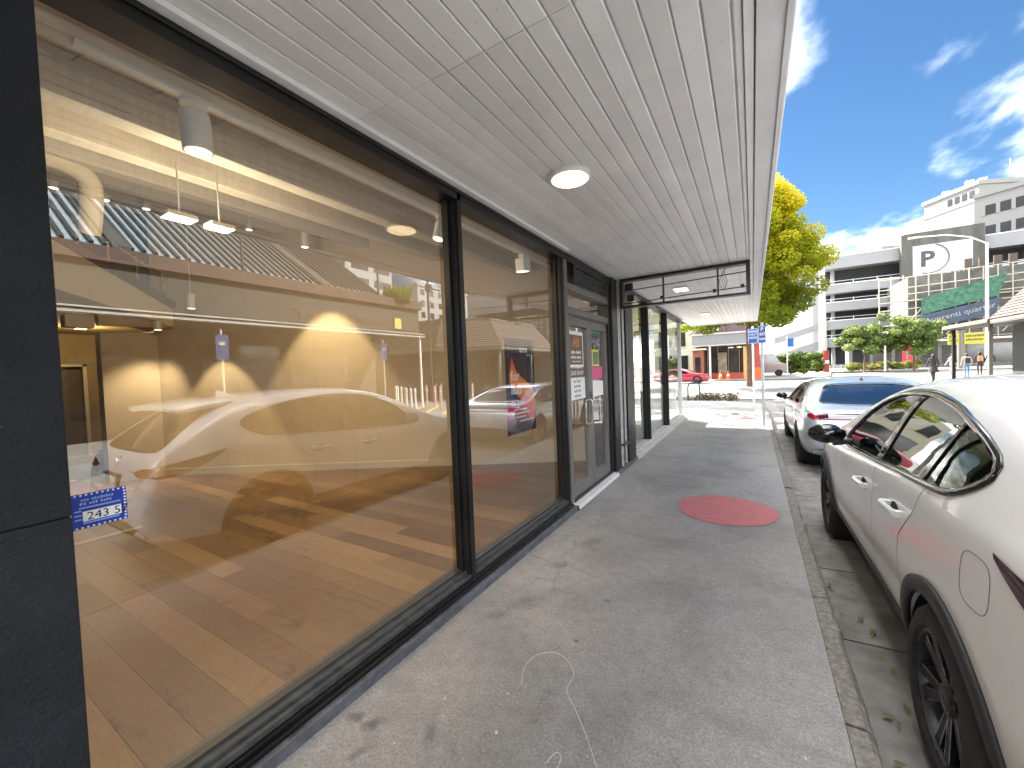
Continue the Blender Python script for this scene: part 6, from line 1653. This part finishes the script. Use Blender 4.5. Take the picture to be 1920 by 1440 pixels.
t = thing('corner_planting','low dry planting at the footpath corner by the bike stand','plants',(-1.6,19.2,GZ))
cr = [(rng.uniform(-2.4,-0.6), rng.uniform(18.8,19.6), GZ+rng.uniform(0.05,0.3), 0.22) for _ in range(40)]
leaves('foliage', [c[:3] for c in cr], [c[3] for c in cr], 1600, 0.04, M['planter'], t, ghue)

# ================================================================== people
def person(label, loc, rz, h, top, legs, hair, pose, skin=(0.45,0.28,0.2), skirt=False, bag=None):
    t = thing('person', label, 'person', loc, None, rz)
    k = h/1.72
    st, ar = pose
    J = {}
    V = []; E = []; R_ = []
    def j(n, p, r): J[n] = len(V); V.append((p[0]*k,p[1]*k,p[2]*k)); R_.append(r*k)
    j('pel',(0,0,0.95),0.135); j('wai',(0,0,1.10),0.125); j('che',(0,0.01,1.30),0.15); j('nkb',(0,0,1.45),0.085); j('nk',(0,0.01,1.51),0.052)
    j('hd',(0,0.02,1.60),0.088); j('hd2',(0,0.02,1.67),0.082)
    for s, n in ((-1,'l'),(1,'r')):
        f = st*s
        j('hip'+n,(s*0.09,0,0.90),0.095); j('kn'+n,(s*0.10,f*0.14+0.03,0.50),0.06); j('an'+n,(s*0.10,f*0.26-0.02,0.09),0.042); j('to'+n,(s*0.11,f*0.26+0.13,0.03),0.036)
        j('sh'+n,(s*0.18,0,1.42),0.062); j('el'+n,(s*0.23,-f*0.12*ar+0.0,1.14),0.044); j('wr'+n,(s*0.22,-f*0.2*ar+0.10,0.92),0.033); j('hn'+n,(s*0.215,-f*0.22*ar+0.13,0.84),0.03)
    L_ = [('pel','wai'),('wai','che'),('che','nkb'),('nkb','nk'),('nk','hd'),('hd','hd2')]
    for n in 'lr': L_ += [('pel','hip'+n),('hip'+n,'kn'+n),('kn'+n,'an'+n),('an'+n,'to'+n),('nkb','sh'+n),('sh'+n,'el'+n),('el'+n,'wr'+n),('wr'+n,'hn'+n)]
    me = bpy.data.meshes.new('body'); me.from_pydata(V, [(J[a],J[b]) for a,b in L_], [])
    o = bpy.data.objects.new('body', me); COL.objects.link(o)
    md = o.modifiers.new('skin','SKIN'); md.use_smooth_shade = True
    for i, r_ in enumerate(R_): me.skin_vertices[0].data[i].radius = (r_, r_*0.85)
    me.skin_vertices[0].data[0].use_root = True
    sd = o.modifiers.new('sub','SUBSURF'); sd.levels = 2; sd.render_levels = 2
    nm = eval_mesh(o, 'body'); bpy.data.objects.remove(o)
    mats = [pm('skin',skin,0.6,var=0.05), pm('clothing_top',top,0.85,var=0.15,scale=12), pm('clothing_legs',legs,0.85,var=0.15,scale=12), pm('hair',hair,0.6,var=0.2,scale=30), M['rubber']]
    nm.materials.clear()
    for p in nm.polygons:
        c = p.center/k
        if c.z > 1.50: p.material_index = 3 if (c.y < 0.04 or c.z > 1.68) else 0
        elif c.z > 0.98: p.material_index = 1
        elif abs(c.x) > 0.17 and c.z > 0.75: p.material_index = 0 if c.z < 0.9 else 1
        elif c.z > 0.10: p.material_index = 2
        else: p.material_index = 4
    put('body', nm, mats, t, smooth=True, local=True, angle=0)
    hr = MB().lathe([(0.0,0.0001),(0.02,0.06*k),(0.09*k,0.10*k),(0.17*k,0.09*k),(0.22*k,0.045*k),(0.235*k,0.0001)], (0,-0.015*k,1.50*k), (0,0,1), 14)
    hr.build('hair', mats[3], t, local=True, smooth=True)
    if skirt: MB().lathe([(1.02*k,0.14*k),(0.8*k,0.20*k),(0.6*k,0.24*k),(0.6*k,0.22*k)], (0,0,0), (0,0,1), 18).build('long_coat', mats[1], t, local=True, smooth=True)
    if bag: MB().obox((0.0,-0.17*k,1.22*k),(0.13*k,0,0),(0,0.06*k,0),(0,0,0.19*k)).build('backpack', pm('backpack',bag,0.8,var=0.2), t, local=True, bevel=0.03)
    return t
person('person in dark brown coat walking alone, nearest the blue car', (9.62,34.8,GZ), 0.2, 1.72, (0.05,0.035,0.04), (0.035,0.03,0.035), (0.03,0.02,0.015), (0.6,1), skirt=True)
person('person in pale grey top with dark hair walking left of the pale column', (12.61,42.0,GZ), 0.6, 1.70, (0.42,0.42,0.46), (0.50,0.42,0.38), (0.05,0.03,0.02), (0.9,1), bag=(0.05,0.05,0.06))
person('person in beige top and blue jeans carrying a dark bag', (12.58,39.6,GZ), 0.0, 1.68, (0.50,0.36,0.26), (0.10,0.18,0.33), (0.03,0.02,0.02), (0.4,1), bag=(0.02,0.022,0.035))
person('person in black top with tan backpack, middle of the right group', (14.36,43.1,GZ), -0.1, 1.78, (0.02,0.018,0.02), (0.04,0.025,0.025), (0.015,0.012,0.01), (0.5,1), bag=(0.40,0.20,0.10))
person('person in black jacket and pale pink trousers at the group right', (15.89,46.0,GZ), 0.1, 1.72, (0.015,0.014,0.018), (0.45,0.32,0.30), (0.012,0.01,0.01), (0.5,1))
